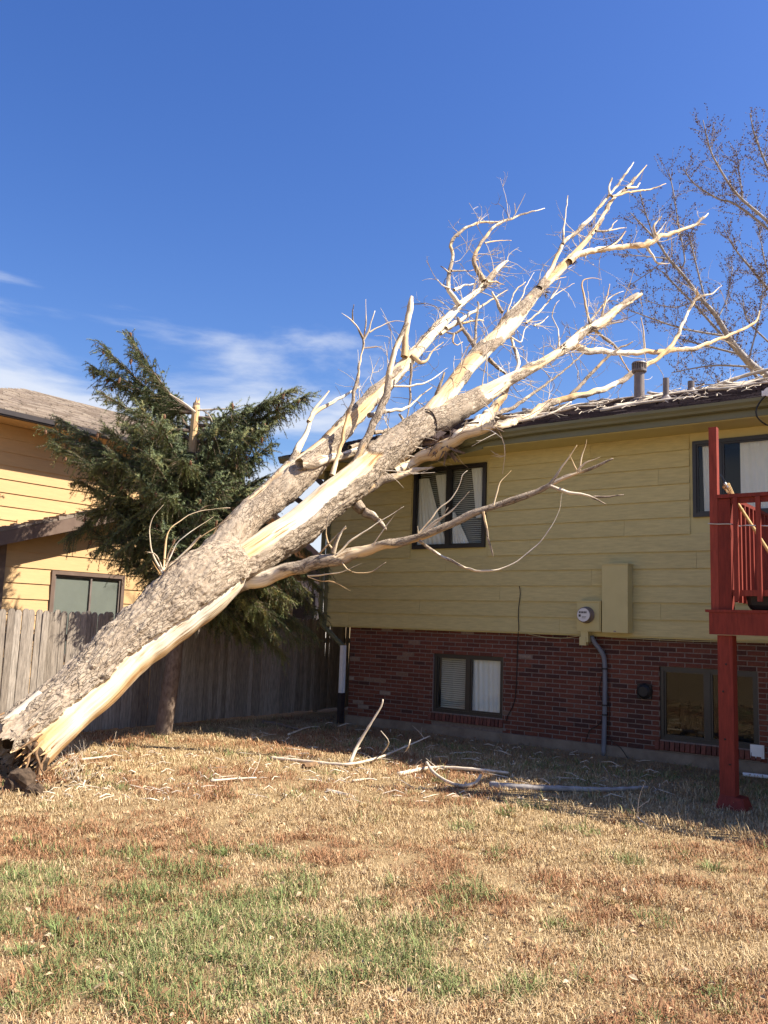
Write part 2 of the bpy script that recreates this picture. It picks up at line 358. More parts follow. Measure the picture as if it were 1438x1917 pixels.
def catmull(P, step):
    P = [np.array(p, float) for p in P]
    if len(P) == 2: P = [P[0], (P[0] + P[1]) / 2, P[1]]
    Q = [2 * P[0] - P[1]] + P + [2 * P[-1] - P[-2]]
    out = []
    for i in range(1, len(Q) - 2):
        L = np.linalg.norm((Q[i + 1] - Q[i])[:3]); k = max(2, int(math.ceil(L / step)))
        for j in range(k):
            t = j / k
            out.append(0.5 * ((2 * Q[i]) + (-Q[i - 1] + Q[i + 1]) * t + (2 * Q[i - 1] - 5 * Q[i] + 4 * Q[i + 1] - Q[i + 2]) * t * t + (-Q[i - 1] + 3 * Q[i] - 3 * Q[i + 1] + Q[i + 2]) * t ** 3))
    out.append(P[-1]); return np.array(out)
def frames(pts, ref=None):
    pts = np.asarray(pts, float); n = len(pts)
    T = np.gradient(pts, axis=0); T /= np.linalg.norm(T, axis=1)[:, None] + 1e-12
    u = np.array(ref, float) if ref is not None else (np.array([0, 0, 1.]) if abs(T[0][2]) < 0.9 else np.array([1., 0, 0]))
    U = np.zeros((n, 3)); V = np.zeros((n, 3))
    for i in range(n):
        u = u - T[i] * u.dot(T[i]); u /= np.linalg.norm(u) + 1e-12
        U[i] = u; V[i] = np.cross(T[i], u)
    return T, U, V
def tube_mesh(pts, rad, n=8, cap=True):
    pts = np.asarray([tuple(p) for p in pts], float); rad = np.asarray(rad, float)
    T, U, V = frames(pts)
    th = np.arange(n) * 2 * math.pi / n
    vs = pts[:, None, :] + rad[:, None, None] * (np.cos(th)[None, :, None] * U[:, None, :] + np.sin(th)[None, :, None] * V[:, None, :])
    vs = vs.reshape(-1, 3); k = len(pts)
    fs = [(i * n + j, i * n + (j + 1) % n, (i + 1) * n + (j + 1) % n, (i + 1) * n + j) for i in range(k - 1) for j in range(n)]
    if cap: fs += [tuple(range(n))[::-1], tuple(range((k - 1) * n, k * n))]
    return vs.tolist(), fs
def holes_rects(x0, x1, z0, z1, holes):
    xs = sorted({x0, x1} | {min(max(v, x0), x1) for h in holes for v in h[:2]})
    zs = sorted({z0, z1} | {min(max(v, z0), z1) for h in holes for v in h[2:]})
    out = []
    for j in range(len(zs) - 1):
        run = None
        for i in range(len(xs) - 1):
            cx, cz = (xs[i] + xs[i + 1]) / 2, (zs[j] + zs[j + 1]) / 2
            inside = any(h[0] < cx < h[1] and h[2] < cz < h[3] for h in holes)
            if inside:
                if run: out.append(run)
                run = None
            else:
                run = (run[0], xs[i + 1], zs[j], zs[j + 1]) if run else (xs[i], xs[i + 1], zs[j], zs[j + 1])
        if run: out.append(run)
    return out
def fast_mesh(name, V, loops, starts, totals):
    me = bpy.data.meshes.new(name)
    me.vertices.add(len(V)); me.vertices.foreach_set('co', np.ascontiguousarray(V, dtype=np.float32).ravel())
    me.loops.add(len(loops)); me.loops.foreach_set('vertex_index', np.ascontiguousarray(loops, dtype=np.int32))
    me.polygons.add(len(starts)); me.polygons.foreach_set('loop_start', np.ascontiguousarray(starts, dtype=np.int32))
    try: me.polygons.foreach_set('loop_total', np.ascontiguousarray(totals, dtype=np.int32))
    except Exception: pass
    me.update(calc_edges=True); return me

# ================================================================== GROUND
PIT = on_z(5, 1450)
def ground_z(x, y):
    z = 0.018 * mn.noise(Vector((x * 0.9, y * 0.9, 0))) + 0.008 * mn.noise(Vector((x * 4, y * 4, 3)))
    r2 = ((x - PIT.x) / 0.42) ** 2 + ((y - PIT.y) / 0.36) ** 2
    z -= 0.42 * math.exp(-r2 * r2)
    return z
gx = np.arange(-10, 8.01, 0.12); gy = np.arange(1.0, 17.01, 0.12)
gv = [(x, y, ground_z(x, y) if 0 < i < len(gx) - 1 and 0 < j < len(gy) - 1 else 0.0) for j, y in enumerate(gy) for i, x in enumerate(gx)]
W_ = len(gx)
gf = [(j * W_ + i, j * W_ + i + 1, (j + 1) * W_ + i + 1, (j + 1) * W_ + i) for j in range(len(gy) - 1) for i in range(W_ - 1)]
x0, x1, y0, y1 = gx[0], gx[-1], gy[0], gy[-1]; B_ = 600
k = len(gv)
gv += [(-B_, -B_, 0), (B_, -B_, 0), (B_, B_, 0), (-B_, B_, 0), (x0, y0, 0), (x1, y0, 0), (x1, y1, 0), (x0, y1, 0)]
gf += [(k, k + 1, k + 5, k + 4), (k + 1, k + 2, k + 6, k + 5), (k + 2, k + 3, k + 7, k + 6), (k + 3, k, k + 4, k + 7)]
def ground_mat():
    m, t, b = nt('yard_ground')
    n = noise_node(t, 1.1, 8, 0.6, coord='Object'); n2 = noise_node(t, 45, 8, 0.75, coord='Object')
    c1 = ramp(t, n.outputs['Fac'], [(0.3, (0.27, 0.175, 0.09)), (0.5, (0.36, 0.255, 0.13)), (0.7, (0.32, 0.205, 0.105))])
    g = ramp(t, n2.outputs['Fac'], [(0.2, (0.45,) * 3), (0.5, (0.9,) * 3), (0.8, (1.3,) * 3)])
    c = mixrgb(t, 1.0, c1.outputs[0], g.outputs[0], 'MULTIPLY')
    lk(t, c, b.inputs['Base Color']); b.inputs['Roughness'].default_value = 1.0
    b.inputs['Specular IOR Level'].default_value = 0.1
    bump(t, b, n2.outputs['Fac'], 0.9, 0.02)
    return m
me = bpy.data.meshes.new('ground'); me.from_pydata(gv, [], gf)
me.update()
g = link('ground', me, mats=[ground_mat()], smooth=True)
setp(g, 'dry patchy brown lawn of the back yard', 'ground', kind='structure')

# ================================================================== HOUSE
EAVE_Y, EAVE_Z, SLOPE, RIDGE_Y = -0.60, 4.27, 0.333, 3.25
def roof_z(y): return EAVE_Z + SLOPE * (y - EAVE_Y) if y <= RIDGE_Y else EAVE_Z + SLOPE * (2 * RIDGE_Y - y - EAVE_Y)
X0, X1, YB = -0.5, 13.0, 6.9
house = house_thing('house', 'olive yellow split-level house with red brick base and green gutter', 'house', 0, 0, 0)
LOW_WINS = [(1.60, 2.77, 0.32, 1.17), (4.98, 6.14, 0.27, 1.16)]
UP_WINS = [(1.21, 2.49, 2.71, 3.95), (5.45, 7.35, 3.00, 3.95)]
SID_Z = 1.52
# walls
b = MB()
for r_ in holes_rects(0.0, X1, 0.13, SID_Z + 0.02, LOW_WINS): b.box(r_[0], r_[1], 0.006, 0.16, r_[2], r_[3])
b.box(0.012, 0.16, 0.16, YB, 0.13, SID_Z + 0.02)
brick_wall = b.build('brick_wall', M['mortar'], house)
b = MB(); b.box(-0.02, X1 + 0.02, -0.03, 0.2, -0.2, 0.13); b.box(-0.02, 0.2, 0.2, YB, -0.2, 0.13)
b.build('foundation', M['concrete'], house)
b = MB()
for r_ in holes_rects(X0 + 0.02, X1, SID_Z + 0.015, 4.08, UP_WINS): b.box(r_[0], r_[1], -0.055, 0.08, r_[2], r_[3])
b.box(X0 + 0.02, X0 + 0.12, 0.08, YB, SID_Z + 0.015, 4.08); b.box(X1 - 0.12, X1, 0.08, YB, -0.1, 4.08); b.box(X0 + 0.02, X1, YB, YB + 0.12, -0.1, 4.08)
b.box(X0 + 0.12, X1 - 0.12, 0.08, YB, SID_Z + 0.02, SID_Z + 0.10)      # floor deck
for gx_, s_ in ((X0 + 0.02, 0.10), (X1 - 0.12, 0.12)):               # gable ends
    b.prism([(-0.05, 4.08), (YB + 0.1, 4.08), (RIDGE_Y, roof_z(RIDGE_Y) - 0.14)], 'x', gx_, gx_ + s_)
b.build('wall', M['olive_trim'], house)
# bricks
BH, BL, CH, CL = 0.0505, 0.198, 0.0605, 0.208
cells = []
for r_ in range(23):
    z = 0.134 + r_ * CH
    ox = 0 if r_ % 2 == 0 else -CL / 2
    for c_ in range(int(X1 / CL) + 2):
        xa, xb = ox + c_ * CL, ox + c_ * CL + BL
        xa = max(xa, 0.0)
        if xb > X1 or xb - xa < 0.04: continue
        parts_ = [(xa, xb)]
        for h in LOW_WINS:
            if h[2] - 0.17 < z + BH / 2 < h[3]:
                np_ = []
                for (p, q) in parts_:
                    if q <= h[0] or p >= h[1]: np_.append((p, q)); continue
                    if p < h[0] - 0.02: np_.append((p, h[0] - 0.006))
                    if q > h[1] + 0.02: np_.append((h[1] + 0.006, q))
                parts_ = np_
        for p, q in parts_: cells.append((p, q, z))
def brick_v():
    u = random.random()
    return random.uniform(0.90, 1.0) if u < 0.055 else (random.uniform(0.0, 0.2) if u < 0.16 else random.uniform(0.2, 0.86))
full = []
for k in range(14):
    bb = MB(); j = random.uniform(-0.0015, 0.0015)
    bb.cbox(0.0015, BL - 0.0015, 0, 0.07, 0.001, BH - 0.001, 0.0035, 0, brick_v()); full.append(bb.mesh('brick'))
    full[-1].materials.append(M['brick'])
singles = [c for c in cells if c[0] < 6.7 and c[1] - c[0] > BL - 0.01]
singles.sort(key=lambda c: -(c[0]))
single_set = set(singles[:296])
rest = MB()
for c in cells:
    dy = random.uniform(-0.004, 0.002)
    if c in single_set:
        o = bpy.data.objects.new('brick', random.choice(full)); COL.objects.link(o); o.parent = brick_wall
        o.location = (c[0], dy, c[2])
    else:
        rest.cbox(c[0] + 0.0015, c[1] - 0.0015, dy, dy + 0.07, c[2] + 0.001, c[2] + BH - 0.001, 0.0035, 0, brick_v())
for r_ in range(23):         # return wall on the side yard
    z = 0.134 + r_ * CH
    for c_ in range(int(YB / CL)):
        y_ = 0.075 + c_ * CL + (CL / 2 if r_ % 2 else 0)
        rest.box(0.0, 0.05, y_, y_ + BL, z, z + BH, 0, brick_v())
rest.build('bricks', M['brick'], brick_wall, kind='stuff')

# siding boards
EX = 0.2127
for k in range(13):
    z0_ = SID_Z + EX * k; z1_ = min(z0_ + EX + 0.006, 4.085)
    segs = [(X0, X1)]
    for w in UP_WINS:
        zw0, zw1 = w[2] - 0.045, w[3] + 0.045
        cuts = []
        for (p, q) in segs:
            if z1_ - 0.01 <= zw0 or z0_ >= zw1 or q <= w[0] or p >= w[1]: cuts.append((p, q, z0_, z1_)); continue
            cuts.append((p, w[0] - 0.045)); cuts.append((w[1] + 0.045, q))
        segs = [(c[0], c[1]) for c in cuts]
    segs2 = []
    for (p, q) in segs:                      # 3.6 m boards butted end to end
        off = (k * 1.37) % 3.66; xs = [p]
        x_ = math.floor((p - off) / 3.66) * 3.66 + off
        while x_ < q:
            if x_ > p + 0.25 and x_ < q - 0.25: xs.append(x_)
            x_ += 3.66
        xs.append(q); segs2 += [(xs[i], xs[i + 1]) for i in range(len(xs) - 1)]
    holes_here = []
    for (p, q) in segs2:
        zb = z0_; zt = z1_
        for w in UP_WINS:                    # boards notched against a window head or sill
            if p < w[1] and q > w[0]:
                if z0_ < w[3] + 0.045 < z1_: zb = max(zb, w[3] + 0.046)
                if z0_ < w[2] - 0.045 < z1_: zt = min(zt, w[2] - 0.046)
        if zt - zb < 0.02: continue
        bb = MB()
        fr = (zb - z0_) / EX
        prof = [(-0.055, zb), (-0.078 + 0.017 * fr, zb), (-0.076 + 0.017 * fr, zb + 0.004), (-0.0595, zt), (-0.055, zt)]
        bb.prism(prof, 'x', p + 0.0012, q - 0.0012)
        bb.build('siding_board', M['siding'], house)
# boards that continue beside the window where it is only partly notched are covered above; corner boards
b = MB(); b.box(X0 - 0.022, X0 + 0.045, -0.088, -0.054, SID_Z - 0.01, 4.085); b.box(X0 - 0.022, X0 + 0.019, -0.054, 0.06, SID_Z - 0.01, 4.085)
b.build('corner_board', M['green_metal'], house)
b = MB(); b.box(X0, X1, -0.056, 0.0, SID_Z - 0.02, SID_Z + 0.014); b.box(X0, 0.0, -0.05, YB, SID_Z - 0.02, SID_Z + 0.014)
b.build('floor_overhang', M['olive_trim'], house)
b = MB(); b.box(X0 - 0.65, X1 + 0.6, -0.53, -0.057, 4.062, 4.08); b.box(X0 - 0.65, X0 - 0.03, -0.05, YB, 4.05, 4.065)
b.build('soffit', M['olive_trim'], house)

# windows
def window(parent, w, y, deep, blinds, curtain_and_reflection, fm, name='window', sash=0.045, mull=0.5):
    x0, x1, z0, z1 = w
    root = bpy.data.objects.new(name, None); COL.objects.link(root); root.parent = parent
    root.location = root_off(parent); root.empty_display_size = 0.1
    f = MB(); t = sash
    f.box(x0, x1, y - 0.03, y + 0.06, z0, z0 + t); f.box(x0, x1, y - 0.03, y + 0.06, z1 - t, z1)
    f.box(x0, x0 + t, y - 0.0295, y + 0.06, z0 + t, z1 - t); f.box(x1 - t, x1, y - 0.0295, y + 0.06, z0 + t, z1 - t)
    xm = x0 + (x1 - x0) * mull
    f.box(xm - t * 0.7, xm + t * 0.7, y - 0.022, y + 0.05, z0 + t, z1 - t)
    f.build('frame', fm, root)
    for a_, b_ in ((x0 + t, xm - t * 0.7), (xm + t * 0.7, x1 - t)):
        s_ = MB(); q = 0.022
        s_.box(a_, b_, y - 0.012, y + 0.02, z0 + t, z0 + t + q); s_.box(a_, b_, y - 0.012, y + 0.02, z1 - t - q, z1 - t)
        s_.box(a_, a_ + q, y - 0.0115, y + 0.02, z0 + t + q, z1 - t - q); s_.box(b_ - q, b_, y - 0.0115, y + 0.02, z0 + t + q, z1 - t - q)
        s_.build('sash', fm, root)
        p = MB(); p.box(a_ + q, b_ - q, y + 0.004, y + 0.009, z0 + t + q, z1 - t - q); p.build('pane', M['glass'], root)
    i = MB(); d_ = deep
    i.box(x0, x1, y + d_, y + d_ + 0.02, z0, z1); i.box(x0 - 0.02, x0, y + 0.061, y + d_, z0, z1); i.box(x1, x1 + 0.02, y + 0.061, y + d_, z0, z1)
    i.box(x0, x1, y + 0.061, y + d_, z0 - 0.02, z0); i.box(x0, x1, y + 0.061, y + d_, z1, z1 + 0.02)
    i.build('recess', M['dark_int'], root)
    if blinds:
        s_ = MB(); z = z0 + t + 0.02; bx0, bx1 = blinds
        while z < z1 - t - 0.01:
            s_.add([(bx0, y + 0.070, z), (bx1, y + 0.070, z), (bx1, y + 0.084, z + 0.023), (bx0, y + 0.084, z + 0.023)], [(0, 1, 2, 3)]); z += 0.030
        s_.build('blind', M['blind'], root)
    for (cx0, cx1, cz0, cz1, taper) in curtain_and_reflection:
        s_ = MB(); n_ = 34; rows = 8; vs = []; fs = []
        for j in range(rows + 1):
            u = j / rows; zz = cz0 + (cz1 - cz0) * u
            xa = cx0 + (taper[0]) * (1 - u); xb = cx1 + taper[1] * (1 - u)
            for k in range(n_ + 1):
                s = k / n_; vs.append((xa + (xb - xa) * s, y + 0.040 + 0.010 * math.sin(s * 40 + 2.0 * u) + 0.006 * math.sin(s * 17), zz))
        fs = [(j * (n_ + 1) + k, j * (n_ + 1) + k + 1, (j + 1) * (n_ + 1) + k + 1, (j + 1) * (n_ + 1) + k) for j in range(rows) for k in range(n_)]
        s_.add(vs, fs); s_.build('curtain_and_reflection', M['curtain_and_reflection'], root, smooth=True)
    return root
w1 = window(house, UP_WINS[0], -0.065, 0.5, (1.27, 2.43), [(1.26, 1.46, 2.76, 3.80, (0, 0.34)), (1.56, 1.80, 3.20, 3.84, (0.14, 0)), (2.2, 2.44, 3.15, 3.90, (0.10, 0)), (1.88, 1.94, 2.76, 3.25, (0, 0.26))], M['black_frame'])  # tapered white shapes before the blinds imitate bright reflections in the panes
w2 = window(house, UP_WINS[1], -0.065, 0.6, None, [(5.55, 5.80, 3.03, 3.9, (0.02, -0.14)), (6.0, 6.55, 3.03, 3.9, (0.0, 0.05)), (6.6, 7.25, 3.03, 3.9, (0, 0))], M['black_frame'], mull=0.17)
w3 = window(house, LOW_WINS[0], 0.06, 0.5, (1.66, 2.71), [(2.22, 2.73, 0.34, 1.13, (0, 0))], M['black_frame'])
w4 = window(house, LOW_WINS[1], 0.06, 0.7, None, [], M['black_frame'])
setp(w1, 'upper window with blinds behind the fallen limb'); setp(w2, 'upper window behind the red deck post'); setp(w3, 'ground level window with white blinds'); setp(w4, 'dark ground level window beside the red post')
for lw, root in ((LOW_WINS[0], w3), (LOW_WINS[1], w4)):
    x = lw[0] - 0.05
    while x < lw[1] + 0.03:
        s_ = MB(); s_.cbox(0, 0.052, 0, 0.13, 0, 0.105, 0.004, 0, 0.5)
        me_ = s_.mesh('sill_brick'); me_.materials.append(M['sill_brick'])
        o = bpy.data.objects.new('sill_brick', me_); COL.objects.link(o); o.parent = root
        o.location = (x, -0.045, lw[2] - 0.115); o.rotation_euler = (R(-10), 0, 0); x += 0.0625
    s_ = MB(); s_.box(lw[0] - 0.05, lw[1] + 0.06, 0.0, 0.06, lw[2] - 0.16, lw[2] - 0.02); s_.build('sill_mortar', M['mortar'], root)

# roof
b = MB()
for (ya, yb) in ((EAVE_Y, RIDGE_Y), (2 * RIDGE_Y - EAVE_Y, RIDGE_Y)):
    b.add([(X0 - 0.65, ya, EAVE_Z - 0.03), (X1 + 0.6, ya, EAVE_Z - 0.03), (X1 + 0.6, yb, roof_z(RIDGE_Y) - 0.03), (X0 - 0.65, yb, roof_z(RIDGE_Y) - 0.03),
           (X0 - 0.65, ya, EAVE_Z - 0.10), (X1 + 0.6, ya, EAVE_Z - 0.10), (X1 + 0.6, yb, roof_z(RIDGE_Y) - 0.10), (X0 - 0.65, yb, roof_z(RIDGE_Y) - 0.10)],
          [(0, 1, 2, 3), (7, 6, 5, 4), (0, 4, 5, 1), (0, 3, 7, 4), (1, 5, 6, 2)])
roof = b.build('roof', M['brown_trim'], house)
b = MB(); rows = int((RIDGE_Y - EAVE_Y) / 0.135) + 1
for r_ in range(rows):
    y = EAVE_Y - 0.03 + r_ * 0.135
    x = X0 - 0.66 - random.random() * 0.3
    while x < X1 + 0.55:
        w = random.choice((0.16, 0.22, 0.3)); xa, xb = max(x, X0 - 0.66), min(x + w - 0.006, X1 + 0.6)
        ye = min(y + 0.15, RIDGE_Y + 0.02); lift = 0.010 + random.random() * 0.012 + (0.02 if random.random() < 0.06 else 0)
        if xb > xa and ye > y:
            z0_, z1_ = roof_z(y) , roof_z(min(ye, RIDGE_Y))
            b.add([(xa, y, z0_ - 0.025), (xb, y, z0_ - 0.025), (xb, y, z0_ + lift), (xa, y, z0_ + lift), (xb, ye, z1_ + 0.003), (xa, ye, z1_ + 0.003)], [(0, 1, 2, 3), (3, 2, 4, 5)], 0, random.random())
        x += w
b.build('shingles', M['shingle'], roof, kind='stuff')
b = MB(); x = X0 - 0.66
while x < X1 + 0.5:
    v = random.random(); zz = roof_z(RIDGE_Y) + 0.012
    b.add([(x, RIDGE_Y - 0.13, zz - 0.02), (x + 0.2, RIDGE_Y - 0.13, zz - 0.03), (x + 0.2, RIDGE_Y, zz + 0.012), (x, RIDGE_Y, zz + 0.026), (x + 0.2, RIDGE_Y + 0.13, zz - 0.03), (x, RIDGE_Y + 0.13, zz - 0.02)], [(0, 1, 2, 3), (3, 2, 4, 5)], 0, v); x += 0.19
b.build('ridge_cap', M['shingle'], roof, kind='stuff')
b = MB(); b.prism([(-0.55, 4.07), (-0.53, 4.07), (-0.53, 4.235), (-0.55, 4.235)], 'x', 2.7, X1 + 0.6)
b.prism([(-0.55, 4.07), (-0.53, 4.07), (-0.53, 4.235), (-0.55, 4.235)], 'x', X0 - 0.65, 0.35)
b.build('fascia', M['green_metal'], house)
def gut_dz(x):
    xs = [-1.2, -0.6, 0.1, 0.9, 1.45, 1.9, 2.35, 2.8, 3.5]; zs = [0.0, -0.02, -0.09, -0.2, -0.245, -0.17, -0.08, -0.02, 0.0]
    return float(np.interp(x, xs, zs))
gp = [(-0.552, 4.262), (-0.552, 4.155), (-0.60, 4.15), (-0.628, 4.162), (-0.636, 4.19), (-0.66, 4.222), (-0.664, 4.258), (-0.654, 4.258), (-0.652, 4.226), (-0.62, 4.172), (-0.56, 4.165)]
b = MB(); xs = list(np.linspace(X0 - 0.66, 4.0, 36)) + [6.0, 9.0, X1 + 0.6]; vs = []; n_ = len(gp)
for x in xs:
    dz = gut_dz(x) + 0.006 * math.sin(x * 9) * (1 if x < 3 else 0); dy = 0.12 * dz
    vs += [(x, p[0] + dy, p[1] + dz) for p in gp]
fs = [(i * n_ + j, i * n_ + j + 1, (i + 1) * n_ + j + 1, (i + 1) * n_ + j) for i in range(len(xs) - 1) for j in range(n_ - 1)] + [tuple(range(n_)), tuple(range((len(xs) - 1) * n_, len(xs) * n_))]
b.add(vs, fs); b.build('gutter', M['green_metal'], house)
b = MB(); xs = np.linspace(0.35, 2.7, 14); vs = []
for x in xs:
    dz = gut_dz(x)
    vs += [(x, -0.55, 4.07 + dz), (x, -0.53, 4.07 + dz * 0.9), (x, -0.53, 4.235 + dz), (x, -0.55, 4.235 + dz)]
b.add(vs, [(i * 4 + j, i * 4 + (j + 1) % 4, (i + 1) * 4 + (j + 1) % 4, (i + 1) * 4 + j) for i in range(13) for j in range(4)] + [(0, 1, 2, 3), (55, 54, 53, 52)])
setp(b.build('fascia', M['green_metal'], house), 'fascia bent down under the limb')
# rakes on the left gable, one snapped piece hanging
b = MB()
b.add([(X0 - 0.67, EAVE_Y + 0.1, 4.12), (X0 - 0.645, EAVE_Y + 0.1, 4.12), (X0 - 0.645, RIDGE_Y, roof_z(RIDGE_Y) - 0.15), (X0 - 0.67, RIDGE_Y, roof_z(RIDGE_Y) - 0.15),
       (X0 - 0.67, EAVE_Y + 0.1, 4.29), (X0 - 0.645, EAVE_Y + 0.1, 4.29), (X0 - 0.645, RIDGE_Y, roof_z(RIDGE_Y) + 0.01), (X0 - 0.67, RIDGE_Y, roof_z(RIDGE_Y) + 0.01)],
      [(0, 1, 2, 3), (7, 6, 5, 4), (0, 4, 5, 1), (3, 2, 6, 7), (0, 3, 7, 4), (1, 5, 6, 2)])
b.build('rake_board', M['dark_trim'], house)
for (pa, pb, w) in (((578, 880), (612, 912), 0.11), ((546, 928), (582, 950), 0.10)):
    p, q = [to_house(on_plane(*c, H(0, 0.45, 0), N)) for c in (pa, pb)]
    b = MB(); dv = Vector(q) - Vector(p); up_ = Vector((0, 0, 1)); nrm = dv.cross(up_).normalized() * 0.014; u_ = nrm.cross(dv).normalized() * w / 2
    P, Q = Vector(p), Vector(q) + Vector((0, 0, -0.02))
    b.add([P - nrm - u_, Q - nrm - u_, Q - nrm + u_ * 0.7, P - nrm + u_, P + nrm - u_, Q + nrm - u_ * 0.8, Q + nrm + u_, P + nrm + u_],
          [(0, 1, 2, 3), (7, 6, 5, 4), (0, 4, 5, 1), (1, 5, 6, 2), (2, 6, 7, 3), (3, 7, 4, 0)])
    setp(b.build('rake_board', M['dark_trim'], house), 'snapped rake board hanging from the roof corner')
for k in range(16):
    x, y = random.uniform(.3, 3.0), EAVE_Y + random.uniform(-.04, .35); b = MB(); w_, l_ = random.uniform(.12, .24), random.uniform(.14, .22)
    b.box(-w_ / 2, w_ / 2, -l_ / 2, l_ / 2, 0, .006, 0, random.random()); me_ = b.mesh('shingle'); me_.materials.append(M['shingle'])
    o = bpy.data.objects.new('shingle', me_); COL.objects.link(o); o.parent = roof; o.location = (x, y, roof_z(y) + .035); o.rotation_euler = (math.atan(SLOPE) + random.gauss(0, .25), random.gauss(0, .3), random.gauss(0, .5))
# flue and vent pipes
b = MB(); zb = roof_z(1.8)
b.lathe((4.06, 1.8, 0), [(0.15, zb - 0.05), (0.14, zb + 0.03), (0.080, zb + 0.06), (0.076, zb + 0.5)], 20)
flue = b.build('flue_pipe', M['galv'], roof, smooth=False)
b = MB(); b.lathe((4.06, 1.8, 0), [(0.092, zb + 0.46), (0.112, zb + 0.48), (0.112, zb + 0.51)], 20); b.lathe((4.06, 1.8, 0), [(0.112, zb + 0.60), (0.116, zb + 0.605), (0.10, zb + 0.63), (0.04, zb + 0.645)], 20)
for k in range(20):
    t = k * math.pi / 10; b.box(4.06 + 0.104 * math.cos(t) - 0.006, 4.06 + 0.104 * math.cos(t) + 0.006, 1.8 + 0.104 * math.sin(t) - 0.006, 1.8 + 0.104 * math.sin(t) + 0.006, zb + 0.51, zb + 0.60)
b.lathe((4.06, 1.8, 0), [(0.075, zb + 0.5), (0.075, zb + 0.6)], 16)
b.build('flue_cap', M['galv'], roof)
for (x, y, h, r_) in ((4.75, 1.0, 0.34, 0.042), (4.72, 2.2, 0.2, 0.05)):
    z = roof_z(y); b = MB(); b.lathe((x, y, 0), [(0.11, z - 0.04), (0.10, z + 0.02), (r_ + 0.012, z + 0.07), (r_, z + 0.09), (r_, z + h), (r_ - 0.008, z + h), (r_ - 0.008, z + h - 0.05)], 16)
    b.build('vent_pipe', M['galv'], roof)
# downspout: green elbow off the overhang, white length, dark foot
b = MB(); P_ = [(-0.56, -0.11, 4.1), (-0.56, -0.11, 1.72), (-0.52, -0.10, 1.52), (-0.10, -0.07, 1.20)]
b.tube(P_, [0.04] * 4, 8); b.build('downspout', M['green_metal'], house)
b = MB(); b.box(-0.105, -0.035, -0.12, -0.05, 0.46, 1.21); ds = b.build('downspout', M['white_paint'], house); setp(ds, 'white lower length of downspout')
b = MB(); b.box(-0.11, -0.03, -0.125, -0.045, 0.0, 0.47); setp(b.build('downspout', M['dark_trim'], house), 'dark foot of the downspout')
# wires and conduit
def house_wire(pts, r_, m, name, lab=None, parent=house):
    c = catmull(pts, 0.06); b = MB(); b.tube(c, [r_] * len(c), 6); o = b.build(name, m, parent, smooth=True)
    if lab: setp(o, lab)
    return o
house_wire([(3.06, -0.09, 2.15), (3.075, -0.09, 2.05), (3.05, -0.09, 1.8), (3.06, -0.09, 1.56), (3.03, -0.05, 1.5), (3.0, -0.012, 1.2), (2.99, -0.012, 0.8), (2.96, -0.012, 0.55), (2.86, -0.012, 0.36), (2.85, -0.014, 0.30)], 0.006, M['rope'], 'cable')
house_wire([(3.05, -0.08, 1.525), (3.4, -0.085, 1.47), (3.7, -0.085, 1.46), (3.97, -0.085, 1.5)], 0.004, M['olive_trim'], 'cable')
house_wire([(4.3, -0.06, 1.50), (4.8, -0.085, 1.49), (5.4, -0.085, 1.485), (6.4, -0.085, 1.50)], 0.004, M['olive_trim'], 'cable')
house_wire([(4.13, -0.10, 1.50), (4.17, -0.10, 1.42), (4.25, -0.06, 1.30), (4.285, -0.04, 1.15), (4.285, -0.04, 0.6), (4.27, -0.04, 0.0)], 0.032, M['grey_pvc'], 'conduit')
house_wire([(4.24, -0.02, 1.0), (4.2, -0.015, 0.8), (4.26, -0.02, 0.62), (4.22, -0.015, 0.4), (4.08, -0.02, 0.3), (4.02, -0.03, 0.15)], 0.005, M['rope'], 'cable')
house_wire([(4.3, -0.05, 0.9), (4.34, -0.015, 0.6), (4.33, -0.02, 0.35), (4.36, -0.03, 0.2), (4.5, -0.05, 0.12), (4.6, -0.06, 0.0)], 0.005, M['rope'], 'cable')
for z in (1.08, 0.62, 0.5):
    b = MB(); b.lathe((4.285, -0.04, 0), [(0.036, z), (0.036, z + 0.02)], 14); b.build('conduit_strap', M['rope'], house)
# dryer vent, white vent, pipe stub
b = MB(); b.lathe((4.80, 0.0, 0.84), [(0.10, -0.02), (0.10, 0.015), (0.085, 0.05), (0.06, 0.07)], 20, '-y'); b.box(4.71, 4.89, -0.03, -0.004, 0.75, 0.93)
setp(b.build('dryer_vent', M['black_plastic'], house, smooth=False), 'round black dryer vent')
b = MB(); b.box(6.05, 6.20, -0.03, -0.004, 0.18, 0.33); b.box(6.065, 6.185, -0.036, -0.03, 0.195, 0.315); 
for k in range(4): b.box(6.07, 6.18, -0.042, -0.036, 0.2 + k * 0.029, 0.215 + k * 0.029)
setp(b.build('wall_vent', M['white_paint'], house), 'small white wall vent')
b = MB(); b.tube([(6.05, -0.35, 0.03), (6.3, -0.32, 0.03), (6.6, -0.3, 0.03)], [0.022] * 3, 10); b.build('drain_pipe', M['white_paint'], house)
# light fitting and its loop of cable at the eave
b = MB(); b.box(6.43, 6.50, -0.72, -0.665, 4.25, 4.31); b.lathe((6.52, -0.73, 4.27), [(0.02, 0), (0.05, 0.05), (0.05, 0.07)], 14, '-y'); b.build('floodlight', M['white_paint'], house)
house_wire([(6.47, -0.70, 4.26), (6.40, -0.72, 4.17), (6.37, -0.74, 4.07), (6.40, -0.72, 3.98), (6.50, -0.6, 3.92), (6.7, -0.3, 3.98)], 0.009, M['rope'], 'cable')

